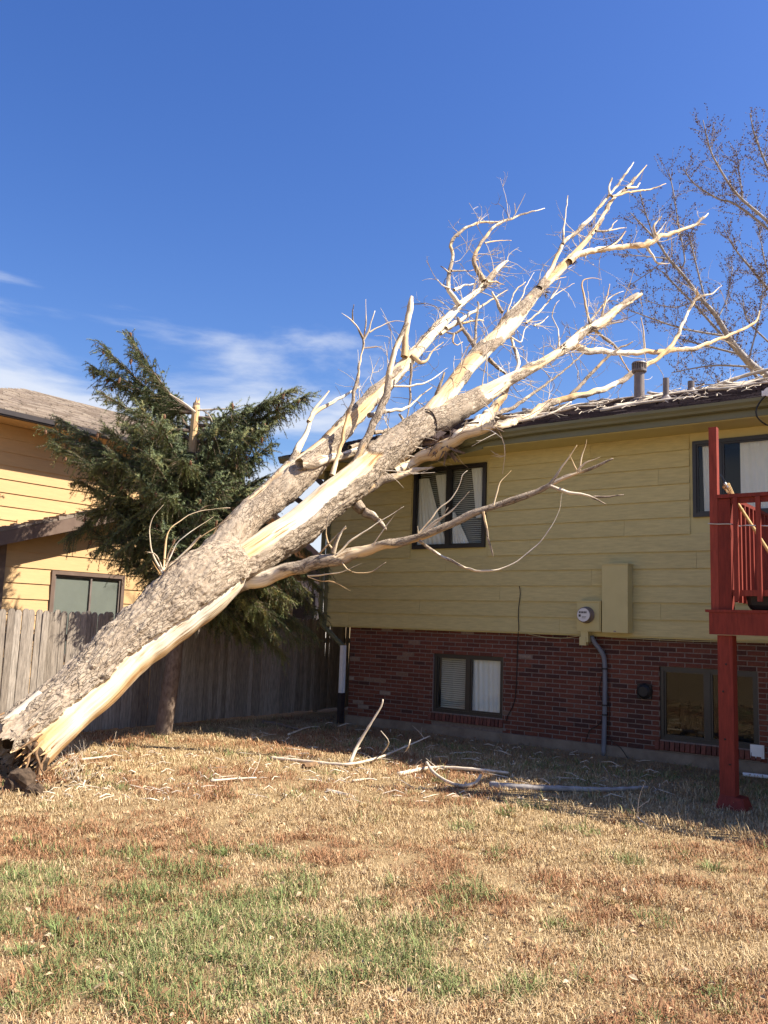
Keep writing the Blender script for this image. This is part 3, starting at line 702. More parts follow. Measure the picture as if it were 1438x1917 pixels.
# electric meter and cabinet
em = house_thing('electric_meter', 'olive painted electric meter box with round glass dial on siding', 'electric meter', 4.15, -0.08, 1.56)
b = MB(); b.box(3.97, 4.30, -0.20, -0.08, 1.56, 1.94); b.box(3.985, 4.285, -0.208, -0.20, 1.575, 1.925); b.box(3.965, 4.305, -0.215, -0.08, 1.9405, 1.955); b.build('meter_box', M['meter_paint'], em)
b = MB(); b.box(4.02, 4.12, -0.19, -0.09, 1.42, 1.559); b.box(4.005, 4.095, -0.20, -0.12, 1.38, 1.49); b.build('cable_hub', M['meter_paint'], em)
b = MB(); b.lathe((4.11, -0.209, 1.77), [(0.108, 0), (0.108, 0.012), (0.10, 0.03), (0.098, 0.085), (0.088, 0.10)], 28, '-y'); b.build('meter_ring', M['galv'], em, smooth=False)
b = MB(); b.lathe((4.11, -0.309, 1.77), [(0.086, 0), (0.086, 0.004)], 28, '-y'); dial = b.build('dial', M['meter_face'], em)
b = MB(); 
for k in range(5): b.box(4.05 + k * 0.022, 4.066 + k * 0.022, -0.3150, -0.3135, 1.79, 1.815)
b.box(4.045, 4.075, -0.3150, -0.3135, 1.745, 1.775); b.box(4.09, 4.15, -0.3150, -0.3135, 1.742, 1.748); b.box(4.09, 4.14, -0.3150, -0.3135, 1.728, 1.733)
b.build('dial_print', M['ink'], dial)
cab = house_thing('utility_cabinet', 'tall olive painted metal utility cover on the siding beside the meter', 'utility cabinet', 4.5, -0.08, 1.55)
b = MB(); b.box(4.335, 4.675, -0.245, -0.08, 1.555, 2.415); b.build('cover', M['meter_paint'], cab)
b = MB(); b.box(4.325, 4.685, -0.255, -0.08, 2.4155, 2.43); b.build('cap', M['meter_paint'], cab)
b = MB(); b.box(4.49, 4.52, -0.2505, -0.2455, 1.565, 1.58); b.build('latch', M['galv'], cab)

# ================================================================== DECK
deck = house_thing('deck', 'red stained raised wooden deck with railing on the back of the house', 'deck', 6.5, -2.3, 0)
RP = M['red_paint']; DF = -2.42
b = MB(); b.box(6.395, 6.53, DF + 0.01, DF + 0.145, 0.02, 1.565); setp(b.build('post', RP, deck), 'square red support post under the deck')
b = MB(); b.box(9.6, 9.735, DF + 0.01, DF + 0.145, 0.02, 1.565); b.build('post', RP, deck)
b = MB()
b.add([(6.36, DF - 0.06, -0.03), (6.64, DF - 0.06, -0.03), (6.64, DF + 0.22, -0.03), (6.36, DF + 0.22, -0.03), (6.40, DF - 0.0, 0.13), (6.60, DF - 0.0, 0.11), (6.60, DF + 0.17, 0.11), (6.40, DF + 0.17, 0.13)],
      [(4, 5, 6, 7), (0, 1, 5, 4), (1, 2, 6, 5), (2, 3, 7, 6), (3, 0, 4, 7)])
b.build('footing', RP, deck)
b = MB(); b.box(6.335, 10.5, DF - 0.035, DF + 0.003, 1.57, 1.775); b.build('rim_joist', RP, deck)
b = MB(); b.box(6.34, 6.38, DF + 0.004, -0.09, 1.58, 1.77); b.build('rim_joist', RP, deck)
for x in np.arange(6.75, 10.4, 0.406):
    b = MB(); b.box(x, x + 0.038, DF + 0.004, -0.09, 1.585, 1.772); b.build('joist', RP, deck)
y = DF - 0.045
while y < -0.1:
    b = MB(); b.box(6.315 - (0.012 if y < -2.4 else 0), 10.5, y, y + 0.135, 1.776, 1.80); b.build('deck_board', RP, deck); y += 0.142
b = MB(); b.box(6.345, 6.418, DF, DF + 0.075, 1.801, 3.55); setp(b.build('post', RP, deck), 'tall thin red post rising above the railing')
b = MB(); b.box(6.42, 6.535, DF + 0.0, DF + 0.09, 1.801, 2.845); b.build('post', RP, deck)
b = MB(); b.box(6.42, 10.5, DF - 0.02, DF + 0.1, 2.85, 2.885); b.box(6.54, 10.5, DF + 0.005, DF + 0.043, 2.80, 2.849); b.build('rail', RP, deck)
b = MB(); b.box(6.537, 10.5, DF + 0.012, DF + 0.05, 1.93, 1.985); b.build('rail', RP, deck)
b = MB(); b.box(6.43, 6.52, DF + 0.1, -0.1, 2.85, 2.885); b.box(6.455, 6.493, DF + 0.1, -0.1, 2.76, 2.849); b.build('rail', RP, deck)
b = MB(); b.box(6.455, 6.493, DF + 0.1, -0.1, 1.93, 1.985); b.build('rail', RP, deck)
for x in np.arange(6.565, 10.4, 0.2):
    b = MB(); b.box(x, x + 0.04, DF - 0.026, DF + 0.011, 1.88, 2.848); b.build('baluster', RP, deck)
for y in np.arange(DF + 0.22, -0.2, 0.15):
    b = MB(); b.box(6.494, 6.53, y, y + 0.036, 1.88, 2.848); b.build('baluster', RP, deck)
c = catmull([(6.335, DF + 0.02, 2.615), (6.336, DF - 0.012, 2.613), (6.42, DF - 0.012, 2.605), (6.54, DF - 0.012, 2.60), (6.6, DF + 0.06, 2.585), (6.66, DF + 0.06, 2.59), (6.9, DF + 0.06, 2.575), (7.3, DF + 0.06, 2.57)], 0.04)
b = MB(); b.tube(c, [0.006] * len(c), 6); b.build('wire', M['steel'], deck)
for (x, z) in ((6.44, 1.05), (6.47, 1.30), (6.45, 0.62), (6.49, 0.40)):
    b = MB(); b.lathe((x, DF + 0.0101, z), [(0.009, 0), (0.009, 0.006), (0.005, 0.009)], 8, '-y'); b.build('bolt', M['black_plastic'], deck)
pl = house_thing('planter', 'dark plastic planter tray standing on the red deck under the railing', 'planter', 6.95, DF + 0.2, 1.80)
prof = [(0.0, 0.0), (0.04, 0.0)]
b = MB()
vs = []; pr = [(0.05, 1.801), (0.02, 1.815), (0.0, 1.85), (-0.012, 1.94), (-0.02, 1.955), (0.0, 1.957)]
for inset, z in pr:
    x0_, x1_, y0_, y1_ = 6.63 + inset, 7.35 - inset, DF + 0.12 + inset * 0.7, DF + 0.36 - inset * 0.7
    rr = 0.05
    for cx_, cy_, a0 in ((x1_ - rr, y1_ - rr, 0), (x0_ + rr, y1_ - rr, 90), (x0_ + rr, y0_ + rr, 180), (x1_ - rr, y0_ + rr, 270)):
        for k in range(4):
            t = R(a0 + 30 * k); vs.append((cx_ + rr * math.cos(t), cy_ + rr * math.sin(t), z))
fs = [(i * 16 + j, i * 16 + (j + 1) % 16, (i + 1) * 16 + (j + 1) % 16, (i + 1) * 16 + j) for i in range(len(pr) - 1) for j in range(16)] + [tuple(range(16))[::-1]]
b.add(vs, fs); b.build('tray', M['black_plastic'], pl)
b = MB(); b.box(6.66, 7.32, DF + 0.14, DF + 0.34, 1.84, 1.935); b.build('potting_soil', M['soil'], pl)
torch = house_thing('garden_torch', 'bamboo garden torch leaning on the red deck railing', 'torch', 6.9, DF + 0.25, 1.80)
tp0 = Vector((6.392, DF + 0.16, 3.11)); tp1 = Vector((7.12, DF + 0.2, 1.83)); td = (tp1 - tp0).normalized(); tu = td.cross(Vector((0, 1, 0))).normalized(); tw = td.cross(tu)
b = MB(); b.tube([tp0 + td * 0.19, tp0 + td * 0.5, tp1], [0.014, 0.014, 0.015], 10)
for k in range(5): b.tube([tp0 + td * (0.4 + k * 0.22), tp0 + td * (0.415 + k * 0.22)], [0.0165, 0.0165], 10)
b.build('pole', M['bamboo'], torch)
for k in range(8):
    t = k * math.pi / 4; o_ = tu * math.cos(t) + tw * math.sin(t)
    b = MB(); b.tube([tp0 + td * 0.27 + o_ * 0.014, tp0 + td * 0.2 + o_ * 0.025, tp0 + td * 0.12 + o_ * 0.034], [0.004, 0.004, 0.004], 5); b.build('cane_strip', M['bamboo'], torch)
c = [tp0 + td * 0.135 + (tu * math.cos(t) + tw * math.sin(t)) * 0.036 for t in np.linspace(0, 2 * math.pi, 17)]
b = MB(); b.tube(c, [0.004] * 17, 6); b.build('ring', M['bamboo'], torch)
b = MB(); b.tube([tp0 + td * 0.16, tp0 + td * 0.03, tp0 + td * 0.01, tp0], [0.022, 0.022, 0.018, 0.008], 14); b.build('canister', M['glass'], torch)
b = MB(); b.tube([tp0 + td * 0.155, tp0 + td * 0.10], [0.018, 0.018], 12); b.build('wick_holder', M['steel'], torch)

# ================================================================== FENCE
FX = -1.37
fence = house_thing('fence', 'weathered grey picket privacy fence with dog-eared tops behind the fallen tree', 'fence', FX, -3.0, 0)
pm = []
for k in range(8):
    b = MB(); w = 0.088 + random.uniform(-0.002, 0.002); h = 1.575 + random.uniform(-0.012, 0.012)
    out = [(0, 0), (w, 0), (w, h - 0.035), (w - 0.018, h - 0.008), (w * 0.62, h), (w * 0.38, h), (0.018, h - 0.008), (0, h - 0.035)]
    b.prism(out, 'x', -0.008, 0.008); me_ = b.mesh('picket'); me_.materials.append(M['fence']); pm.append(me_)
y = -6.6; i = 0
while y < 8.5:
    o = bpy.data.objects.new('picket', pm[i % 8] if random.random() < .5 else random.choice(pm)); COL.objects.link(o); o.parent = fence
    o.location = (0.0 + random.uniform(-0.006, 0.006), y + 3.0, 0.02 + 0.006 * (y + 4) + random.uniform(-0.01, 0.01))
    o.rotation_euler = (random.gauss(0, 0.006), random.gauss(0, 0.008), random.gauss(0, 0.02)); y += 0.0925; i += 1
for z in (0.35, 1.2):
    b = MB(); b.box(-0.06, -0.022, -3.6, 11.4, z, z + 0.088); b.build('rail', M['fence'], fence, off=(0, 0, 0))
for y in np.arange(-3.4, 11.4, 2.4):
    b = MB(); b.box(-0.15, -0.061, y, y + 0.09, 0, 1.55); b.build('post', M['fence'], fence, off=(0, 0, 0))

# ================================================================== NEIGHBOUR HOUSE
NX = -3.6
nb = house_thing('neighbor_house', 'tan yellow lap-sided house with brown trim beyond the fence', 'house', NX, -3, 0)
b = MB(); b.box(NX - 7, NX - 0.02, -5.2, 0.1, 0, 4.42); b.build('wall', M['yellow_siding'], nb)
LW = (-3.08, -1.84, 0.9, 2.17)   # y0,y1,z0,z1 of the lower window
def nb_boards(zs, y0, y1, X, hole=None, lo=None):
    for z0_, z1_ in zip(zs[:-1], zs[1:]):
        segs = [(y0, y1)]
        if hole and z0_ < hole[3] - 0.02 and z1_ > hole[2] + 0.02:
            segs = [(y0, hole[0]), (hole[1], y1)]
        for p, q in segs:
            if lo:                       # gable: trim the ends under the roof line
                p = max(p, lo(z0_)[0]); q = min(q, lo(z0_)[1])
                if q - p < 0.1: continue
            bb = MB(); bb.prism([(X - 0.02, z0_), (X + 0.016, z0_), (X + 0.015, z0_ + 0.005), (X + 0.001, z1_), (X - 0.02, z1_)], 'y', p, q)
            bb.build('siding_board', M['yellow_siding'], nb)
up_lines = [2.525 + 0.2055 * k for k in range(7)] + [3.965, 4.17, 4.38]
nb_boards(up_lines, -5.2, 0.1, NX)
# lower volume with its gable roof
LX = NX + 0.06; LR = 0.297
def low_top(y): return 2.83 + LR * (y + 4.0) if y < -0.9 else 2.83 + LR * 3.1 - LR * (y + 0.9)
lz = [0.10 + 0.2378 * k for k in range(16)]
def gable_lim(z):
    yl = -3.95 if z < 2.60 else (z + 0.18 - 2.83) / LR - 4.0
    return (max(-3.95, yl), min(2.4, 2 * -0.9 - yl if z > 2.6 else 2.4))
b = MB(); b.prism([(-3.9, 0), (2.3, 0), (2.3, 2.55), (-0.9, 3.50), (-3.9, 2.62)], 'x', LX - 0.5, LX - 0.025); b.build('wall', M['yellow_siding'], nb)
nb_boards(lz, -3.95, 2.4, LX, (LW[0] - 0.06, LW[1] + 0.06, LW[2] - 0.06, LW[3] + 0.06), gable_lim)
b = MB()
for (ya, yb) in ((-4.9, -0.9), (3.1, -0.9)):
    za, zb_ = low_top(ya), low_top(yb)
    b.add([(LX - 3.0, ya, za - 0.05), (LX + 0.34, ya, za - 0.05), (LX + 0.34, yb, zb_ - 0.05), (LX - 3.0, yb, zb_ - 0.05), (LX - 3.0, ya, za - 0.12), (LX + 0.34, ya, za - 0.12), (LX + 0.34, yb, zb_ - 0.12), (LX - 3.0, yb, zb_ - 0.12)],
          [(0, 1, 2, 3), (7, 6, 5, 4), (0, 4, 5, 1), (1, 5, 6, 2), (2, 6, 7, 3), (3, 7, 4, 0)])
lroof = b.build('roof', M['brown_trim'], nb)
b = MB()
for side in (0, 1):
    for r_ in range(30):
        y = -4.93 + r_ * 0.135
        if y > -0.9: break
        for c_ in range(4):
            xa = LX + 0.38 - c_ * 0.3 - random.uniform(0, 0.035); xb = xa - 0.29
            ya, yb = (y, y + 0.16) if side == 0 else (-1.8 - y, -1.8 - y - 0.16)
            t = 0.03 + random.random() * 0.022
            za, zb_ = low_top(ya) - 0.055, low_top(yb) - 0.055
            b.add([(xa, ya, za), (xa, yb, zb_), (xa + random.uniform(-.02, .02), yb, zb_ + t * 0.6), (xa + random.uniform(-.02, .02), ya, za + t + 0.02), (xb, ya, za), (xb, yb, zb_), (xb, yb, zb_ + t * .6), (xb, ya, za + t + 0.02)],
                  [(0, 1, 2, 3), (3, 2, 6, 7), (7, 6, 5, 4), (0, 3, 7, 4), (1, 5, 6, 2)], 0, random.random())
b.build('shingles', M['shingle_grey'], lroof, kind='stuff')
b = MB()
for (ya, yb) in ((-4.9, -0.9), (3.1, -0.9)):
    za, zb_ = low_top(ya), low_top(yb)
    b.add([(LX + 0.342, ya, za - 0.26), (LX + 0.372, ya, za - 0.26), (LX + 0.372, yb, zb_ - 0.26), (LX + 0.342, yb, zb_ - 0.26), (LX + 0.342, ya, za - 0.06), (LX + 0.372, ya, za - 0.06), (LX + 0.372, yb, zb_ - 0.06), (LX + 0.342, yb, zb_ - 0.06)],
          [(3, 2, 1, 0), (4, 5, 6, 7), (0, 1, 5, 4), (1, 2, 6, 5), (2, 3, 7, 6), (3, 0, 4, 7)])
b.build('rake_board', M['brown_trim'], nb)
b = MB(); b.box(LX - 0.08, LX + 0.03, -4.06, -3.92, 0, 2.64); b.build('corner_board', M['brown_trim'], nb)
b = MB(); b.box(LX - 0.35, LX - 0.06, -4.5, -4.2, 0, 2.5)
b.build('brick_pier', M['brick'], nb)
bb_ = MB(); bb_.box(LX - 1.4, LX - 0.4, -4.9, -4.7, 0, 2.6); bb_.build('wall', M['yellow_siding'], nb)
# lower window
nw = bpy.data.objects.new('window', None); COL.objects.link(nw); nw.parent = nb; nw.location = root_off(nb)
b = MB(); y0_, y1_, z0_, z1_ = LW
for (a_, b2, c_, d_) in ((y0_ - 0.06, y1_ + 0.06, z1_, z1_ + 0.06), (y0_ - 0.06, y1_ + 0.06, z0_ - 0.06, z0_), (y0_ - 0.06, y0_, z0_, z1_), (y1_, y1_ + 0.06, z0_, z1_)): b.box(LX - 0.01, LX + 0.035, a_, b2, c_, d_)
b.build('casing', M['brown_trim'], nw)
b = MB(); ym = (y0_ + y1_) / 2 + 0.05
for (a_, b2, c_, d_) in ((y0_, y1_, z1_ - 0.03, z1_), (y0_, y1_, z0_, z0_ + 0.03), (y0_, y0_ + 0.03, z0_ + .03, z1_ - .03), (y1_ - 0.03, y1_, z0_ + .03, z1_ - .03), (ym - 0.015, ym + 0.015, z0_ + .03, z1_ - .03)): b.box(LX - 0.03, LX + 0.01, a_, b2, c_, d_)
b.build('frame', M['galv'], nw)
for a_, b2 in ((y0_ + 0.03, ym - 0.015), (ym + 0.015, y1_ - 0.03)):
    b = MB(); b.box(LX - 0.012, LX - 0.006, a_, b2, z0_ + 0.03, z1_ - 0.03); b.build('pane', M['glass'], nw)
b = MB(); b.box(LX - 0.024, LX - 0.020, y0_ + 0.03, y1_ - 0.03, z0_ + 0.03, z1_ - 0.03); b.build('shade', simple('grey_window_shade', (0.20, 0.20, 0.185), (0.24, 0.24, 0.22), 3, 0.9, None, 0), nw)
# upper roof
EX_, RX_, EZ, RZ = NX + 0.5, -7.0, 4.50, 5.94
b = MB(); yl, yr = -5.77, 0.35; ry0 = -1.87
b.add([(EX_, yl, EZ), (EX_, yr, EZ), (RX_, yr, RZ), (RX_, ry0, RZ), (2 * RX_ - EX_, yl, EZ), (2 * RX_ - EX_, yr, EZ), (EX_, yl, EZ - .06), (EX_, yr, EZ - .06), (2 * RX_ - EX_, yl, EZ - .06), (2 * RX_ - EX_, yr, EZ - .06)],
      [(0, 1, 2, 3), (0, 3, 4), (4, 3, 2, 5), (6, 8, 9, 7), (0, 6, 7, 1), (0, 4, 8, 6), (1, 7, 9, 5, 2)])
nroof = b.build('roof', M['brown_trim'], nb)
b = MB(); SL = (RZ - EZ) / (EX_ - RX_)
r_ = 0
while True:
    x = EX_ + 0.03 - r_ * 0.135
    if x - 0.14 < RX_: break
    fy = yl + (EX_ - x)
    y = fy - random.random() * 0.2
    while y < yr:
        w = random.choice((0.17, 0.24, 0.31)); ya, yb = max(y, fy), min(y + w - 0.008, yr)
        if yb > ya + 0.02:
            za, zb_ = EZ + SL * (EX_ - x), EZ + SL * (EX_ - x + 0.15); l_ = 0.012 + random.random() * 0.01
            b.add([(x, ya, za - 0.01), (x, yb, za - 0.01), (x, yb, za + l_), (x, ya, za + l_), (x - 0.15, yb, zb_ + 0.004), (x - 0.15, ya, zb_ + 0.004)], [(0, 1, 2, 3), (3, 2, 4, 5)], 0, random.random())
        y += w
    r_ += 1
b.build('shingles', M['shingle_grey'], nroof, kind='stuff')
b = MB(); b.box(EX_ - 0.03, EX_ + 0.06, yl, yr, 4.38, 4.475); b.box(EX_ + 0.0, EX_ + 0.075, yl, yr, 4.40, 4.425); b.build('gutter', M['dark_trim'], nb)
b = MB(); b.box(NX - 0.02, EX_ - 0.031, yl, yr, 4.385, 4.40); b.build('soffit', M['yellow_siding'], nb)

# ================================================================== FAR HOUSE (seen in the gap between tree and house)
fh = thing('far_house', 'pale gabled house glimpsed between the fallen tree and the olive house', 'house', (-4.5, 22.5, 0))
fh['_off'] = (-4.5, 22.5, 0)
b = MB(); b.prism([(-8.2, 0), (-1.55, 0), (-1.55, 3.05), (-4.9, 5.9), (-8.2, 3.05)], 'y', 22.5, 29); b.build('wall', M['pale_wall'], fh)
for k in range(8):
    z0_ = 3.05 + k * 0.25; hw = (5.9 - z0_) / 0.85 - 0.05
    b = MB(); b.prism([(22.46, z0_), (22.475, z0_ + .25), (22.5, z0_ + .25), (22.5, z0_)], 'x', -4.9 - hw, min(-4.9 + hw, -1.6)); b.build('siding_board', M['yellow_siding'], fh)
b = MB()
for s_ in (-1, 1):
    b.prism([(-4.9, 6.12), (-4.9 + s_ * 3.9, 2.80), (-4.9 + s_ * 3.9, 2.70), (-4.9, 6.0)][::s_], 'y', 22.0, 29.4)
fr = b.build('roof', M['shingle_grey'], fh)
b = MB()
for s_ in (-1, 1):
    b.prism([(-4.9, 6.10), (-4.9 + s_ * 3.9, 2.78), (-4.9 + s_ * 3.9, 2.60), (-4.9, 5.92)][::s_], 'y', 21.96, 21.995)
b.build('rake_board', M['brown_trim'], fh)
b = MB(); b.prism([(-3.9 + 0.6, 4.72), (-1.2, 2.93), (-1.2, 2.80), (-3.3, 4.6)], 'y', 22.002, 22.46); b.build('soffit', M['yellow_siding'], fh)
b = MB(); b.box(-2.5, -1.7, 22.44, 22.499, 1.1, 2.3); b.build('window', M['black_frame'], fh)

# ================================================================== FALLEN TREE
P0 = at_y(36, 1402, 8.72); P1 = at_y(760, 818, 12.45)
ax = (P1 - P0).normalized(); vmid = ((P0 + P1) / 2 - CAM).normalized()
q_ = ax.cross(vmid).normalized(); PN = ax.cross(q_).normalized()
CDIR = -(vmid - ax * vmid.dot(ax)).normalized()         # towards the viewer's side, square to the trunk
BDIR = ax.cross(CDIR).normalized()
if BDIR.dot(UP) > 0: BDIR = -BDIR                        # towards the underside
def clear(P, r_):
    for _ in range(60):
        x, y, z = to_house(P)
        if x > -1.2 and y > -0.75 and z < roof_z(y) + r_ * 0.7 and z > 3.9:
            P = P - (P - CAM).normalized() * 0.06
        else: break
    return P
def tp(px, py, dd=0.0):
    P = on_plane(px, py, P0, PN); return P + (P - CAM).normalized() * dd
tree = thing('fallen_tree', 'huge dead cottonwood fallen across the yard onto the house roof', 'tree', (P0.x, P0.y, 0)); tree['_off'] = (P0.x, P0.y, 0.0)

def fbm(p, o=3):
    s = 0; a = 1
    for _ in range(o): s += a * mn.noise(p); p = p * 2.03; a *= 0.5
    return s
def sstep(a, b, x):
    t = min(1, max(0, (x - a) / (b - a))); return t * t * (3 - 2 * t)
def limb(name, pts, nseg, step, woodfn, bark_amp, seed, label=None, capr=True, end_jag=0.0):
    """pts: (Vector, radius). Bark plates and stripped wood are modelled in the surface."""
    c = catmull([(p.x, p.y, p.z, r_) for p, r_ in pts], step)
    cen, rad = c[:, :3], np.maximum(c[:, 3], 0.002)
    T, U, V = frames(cen, ref=CDIR)
    L0 = np.concatenate([[0], np.cumsum(np.linalg.norm(np.diff(cen, axis=0), axis=1))])
    r0_ = rad[0]; fq = 1.2 if name == 'trunk' else (1.6 if r0_ > .12 else (3.2 if r0_ > .05 else 6.0))
    for i in range(len(cen)):
        am = (0.06 if name == 'trunk' else (0.12 if rad[0] > .12 else 0.52)) * rad[i] + (0.0 if rad[0] > .08 else 0.006); f_ = min(1, L0[i] / .2)
        cen[i] += f_ * am * (U[i] * mn.noise(Vector((L0[i] * fq, seed * 7.7, 1))) + V[i] * mn.noise(Vector((L0[i] * fq, seed * 7.7, 51))) + .5 * U[i] * mn.noise(Vector((L0[i] * fq * 3, seed, 91))))
        if r0_ < .06: rad[i] *= 1 - .3 * L0[i] / L0[-1]
        kn = mn.noise(Vector((L0[i] * 5.0, seed * 3.3, 17))); rad[i] *= 1 + (0.03 if r0_ > .12 else 0.13) * kn + (0.2 * max(0, kn - .32) * 3 if r0_ < .12 else 0)
    T, U, V = frames(cen, ref=CDIR)
    Ls = np.concatenate([[0], np.cumsum(np.linalg.norm(np.diff(cen, axis=0), axis=1))]); Lt = Ls[-1]
    vs = []; col = []; cyls = []
    sv = Vector((seed * 3.1, seed * 1.7, seed * 5.3))
    for i in range(len(cen)):
        for j in range(nseg):
            th = 2 * math.pi * j / nseg
            # th = 0 faces the viewer's side, +90 the underside
            if V[i].dot(np.array(BDIR)) > 0: sg = 1
            else: sg = -1
            d_ = U[i] * math.cos(th) + V[i] * math.sin(th) * sg
            r_ = rad[i]; s = Ls[i]
            cyl = Vector((math.cos(th) * r_, math.sin(th) * r_, s)) + sv
            w = woodfn(s, Lt, th, cyl)
            w = min(1, max(0, w))
            big = 0.05 * r_ * fbm(Vector((cyl.x * 2.2, cyl.y * 2.2, cyl.z * 0.9)), 2)
            crev = 0.0
            if w < 0.999 and bark_amp > 0:
                kk = 13 if r_ > 0.12 else 22
                pq = Vector((cyl.x, cyl.y, cyl.z * 0.30)) * kk
                wob = Vector((mn.noise(pq * 0.8), mn.noise(pq * 0.8 + Vector((9, 2, 4))), mn.noise(pq * 0.8 + Vector((3, 7, 1))))) * 0.9
                rg = Vector((cyl.x, cyl.y, cyl.z * 0.26)) * (kk * 0.9) + wob * 0.35
                ridge = 1 - 2.4 * abs(mn.noise(rg)); rg2 = rg * 2.3 + Vector((5, 3, 1)); ridge2 = 1 - 2.4 * abs(mn.noise(rg2))
                pq2 = Vector((cyl.x, cyl.y, cyl.z * 0.55)) * (kk * 3.2)
                h = bark_amp * (0.50 * ridge + 0.32 * ridge2 + 0.34 * mn.noise(pq2) + 0.2 * mn.noise(pq2 * 2.1))
                v_ = ridge * .6 + ridge2 * .4
                crev = max(0, v_ - 0.66) * 1.5      # the dark cracks run along the crests' edges
                h = bark_amp * 0.55 - h * 0.9
            else: h = 0
            hw = -0.95 * bark_amp + 0.14 * bark_amp * mn.noise(Vector((cyl.x * 40, cyl.y * 40, cyl.z * 1.6))) 
            hh = (1 - w) * h + w * hw
            P_v = cen[i] + d_ * (r_ + big + hh)
            if name == 'trunk' and s < .5:
                fl = (1 - s / .5) ** 2
                P_v = P_v - T[i] * fl * (0.06 + .26 * max(-.3, mn.noise(Vector((th * 2.3, 3, 1)))) + .12 * mn.noise(Vector((th * 11, 5, 1))) + .06 * mn.noise(Vector((th * 33, 5, 1)))) + d_ * fl * .03 * mn.noise(Vector((th * 9, 1, 4)))
            vs.append(P_v)
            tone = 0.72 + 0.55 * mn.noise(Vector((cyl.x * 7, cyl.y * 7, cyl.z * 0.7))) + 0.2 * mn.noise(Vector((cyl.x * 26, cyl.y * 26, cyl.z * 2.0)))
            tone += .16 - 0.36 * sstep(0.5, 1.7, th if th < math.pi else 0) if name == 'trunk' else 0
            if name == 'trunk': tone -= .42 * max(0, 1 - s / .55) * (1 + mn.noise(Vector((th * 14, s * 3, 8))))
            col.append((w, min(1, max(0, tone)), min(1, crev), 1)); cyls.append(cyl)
    n = nseg
    fs = [(i * n + j, i * n + (j + 1) % n, (i + 1) * n + (j + 1) % n, (i + 1) * n + j) for i in range(len(cen) - 1) for j in range(n)]
    if capr:
        vs.append(cen[-1] + T[-1] * rad[-1] * 0.5); col.append((1, 0.5, 0, 1)); cyls.append(cyls[-1]); k_ = len(vs) - 1; bse = (len(cen) - 1) * n
        fs += [(bse + j, bse + (j + 1) % n, k_) for j in range(n)]
    if end_jag:
        for j in range(n):
            q = vs[(len(cen) - 1) * n + j]; vs[(len(cen) - 1) * n + j] = q + T[-1] * random.uniform(-end_jag, end_jag)
    me_ = bpy.data.meshes.new(name); me_.from_pydata([tuple(v) for v in vs], [], fs)
    at = me_.color_attributes.new('Col', 'FLOAT_COLOR', 'POINT'); at.data.foreach_set('color', np.array(col, np.float32).ravel())
    ac = me_.attributes.new('cyl', 'FLOAT_VECTOR', 'POINT'); ac.data.foreach_set('vector', np.array([tuple(c_) for c_ in cyls], np.float32).ravel())
    me_.update()
    o = link(name, me_, tree, root_off(tree), [M['tree']], smooth=True)
    if label: setp(o, label)
    return o
def PX(lst, dfun=None, clr=True, Y=None):
    out = []
    n_ = len(lst)
    for k_, (x, y, w) in enumerate(lst):
        u = k_ / max(1, n_ - 1)
        if Y: P = at_y(x, y, Y[0] + (Y[1] - Y[0]) * u)
        else: P = tp(x, y, dfun(u) if dfun else 0.0)
        r_ = w * 0.5 * pxm(P)
        if clr: P = clear(P, r_)
        out.append((P, w * 0.5 * pxm(P)))
    return out
def patchy(frac, seed, sc=1.0):
    """mostly bare limb: frac of bare wood with ragged bark left on it"""
    thr = {0.5: 0.0, 0.7: 0.10, 0.85: 0.24, 0.95: 0.36, 0.3: -0.18, 0.1: -0.4}[frac]
    def f(s, Lt, th, c):
        v = fbm(Vector((c.x * 5 + seed, c.y * 5, c.z * 1.3)) * sc, 3)
        return sstep(-0.05, 0.05, thr - v)
    return f
def trunk_wood(s, Lt, th, c):
    a = th if th <= math.pi else th - 2 * math.pi
    lim = np.interp(s, [0, 0.5, 1.6, 2.3, 3.1, 3.7, 4.2, 5.0], [-0.05, 0.02, 0.23, 0.48, 0.75, 1.1, 1.9, 2.6])
    lim += 0.11 * mn.noise(Vector((s * 4.3, 0, 5))) + 0.06 * mn.noise(Vector((s * 13, 0, 9))) + .05 * mn.noise(Vector((s * 40, 0, 9)))
    return sstep(-0.02, 0.05, a - lim) * sstep(2.35, 2.15, a)
T_ = [(30, 1407, 150), (58, 1384, 133), (110, 1338, 118), (178, 1278, 113), (228, 1226, 115), (280, 1180, 118), (335, 1132, 125), (380, 1096, 128), (425, 1064, 104), (450, 1052, 70)]
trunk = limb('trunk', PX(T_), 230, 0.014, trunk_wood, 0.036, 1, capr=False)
# end of the trunk: torn root plate
E0, Er = PX(T_)[0]
b = MB(); vs = []; fs = []; rings = 7; n_ = 30
for i in range(rings + 1):
    u = i / rings
    for j in range(n_):
        t = 2 * math.pi * j / n_; rr = Er * (1.0 - 0.93 * u) * (1 + 0.12 * mn.noise(Vector((math.cos(t) * 2, math.sin(t) * 2, u * 3))))
        vs.append(E0 + (CDIR * math.cos(t) + BDIR * math.sin(t)) * rr + ax * (0.02 + 0.30 * math.sin(u * 1.5) + 0.05 * mn.noise(Vector((math.cos(t) * 4, math.sin(t) * 4, u * 6)))))
fs = [(i * n_ + j, i * n_ + (j + 1) % n_, (i + 1) * n_ + (j + 1) % n_, (i + 1) * n_ + j) for i in range(rings) for j in range(n_)] + [tuple(range(rings * n_, (rings + 1) * n_))]
b.add(vs, fs); b.build('root_hollow', M['soil'], tree)
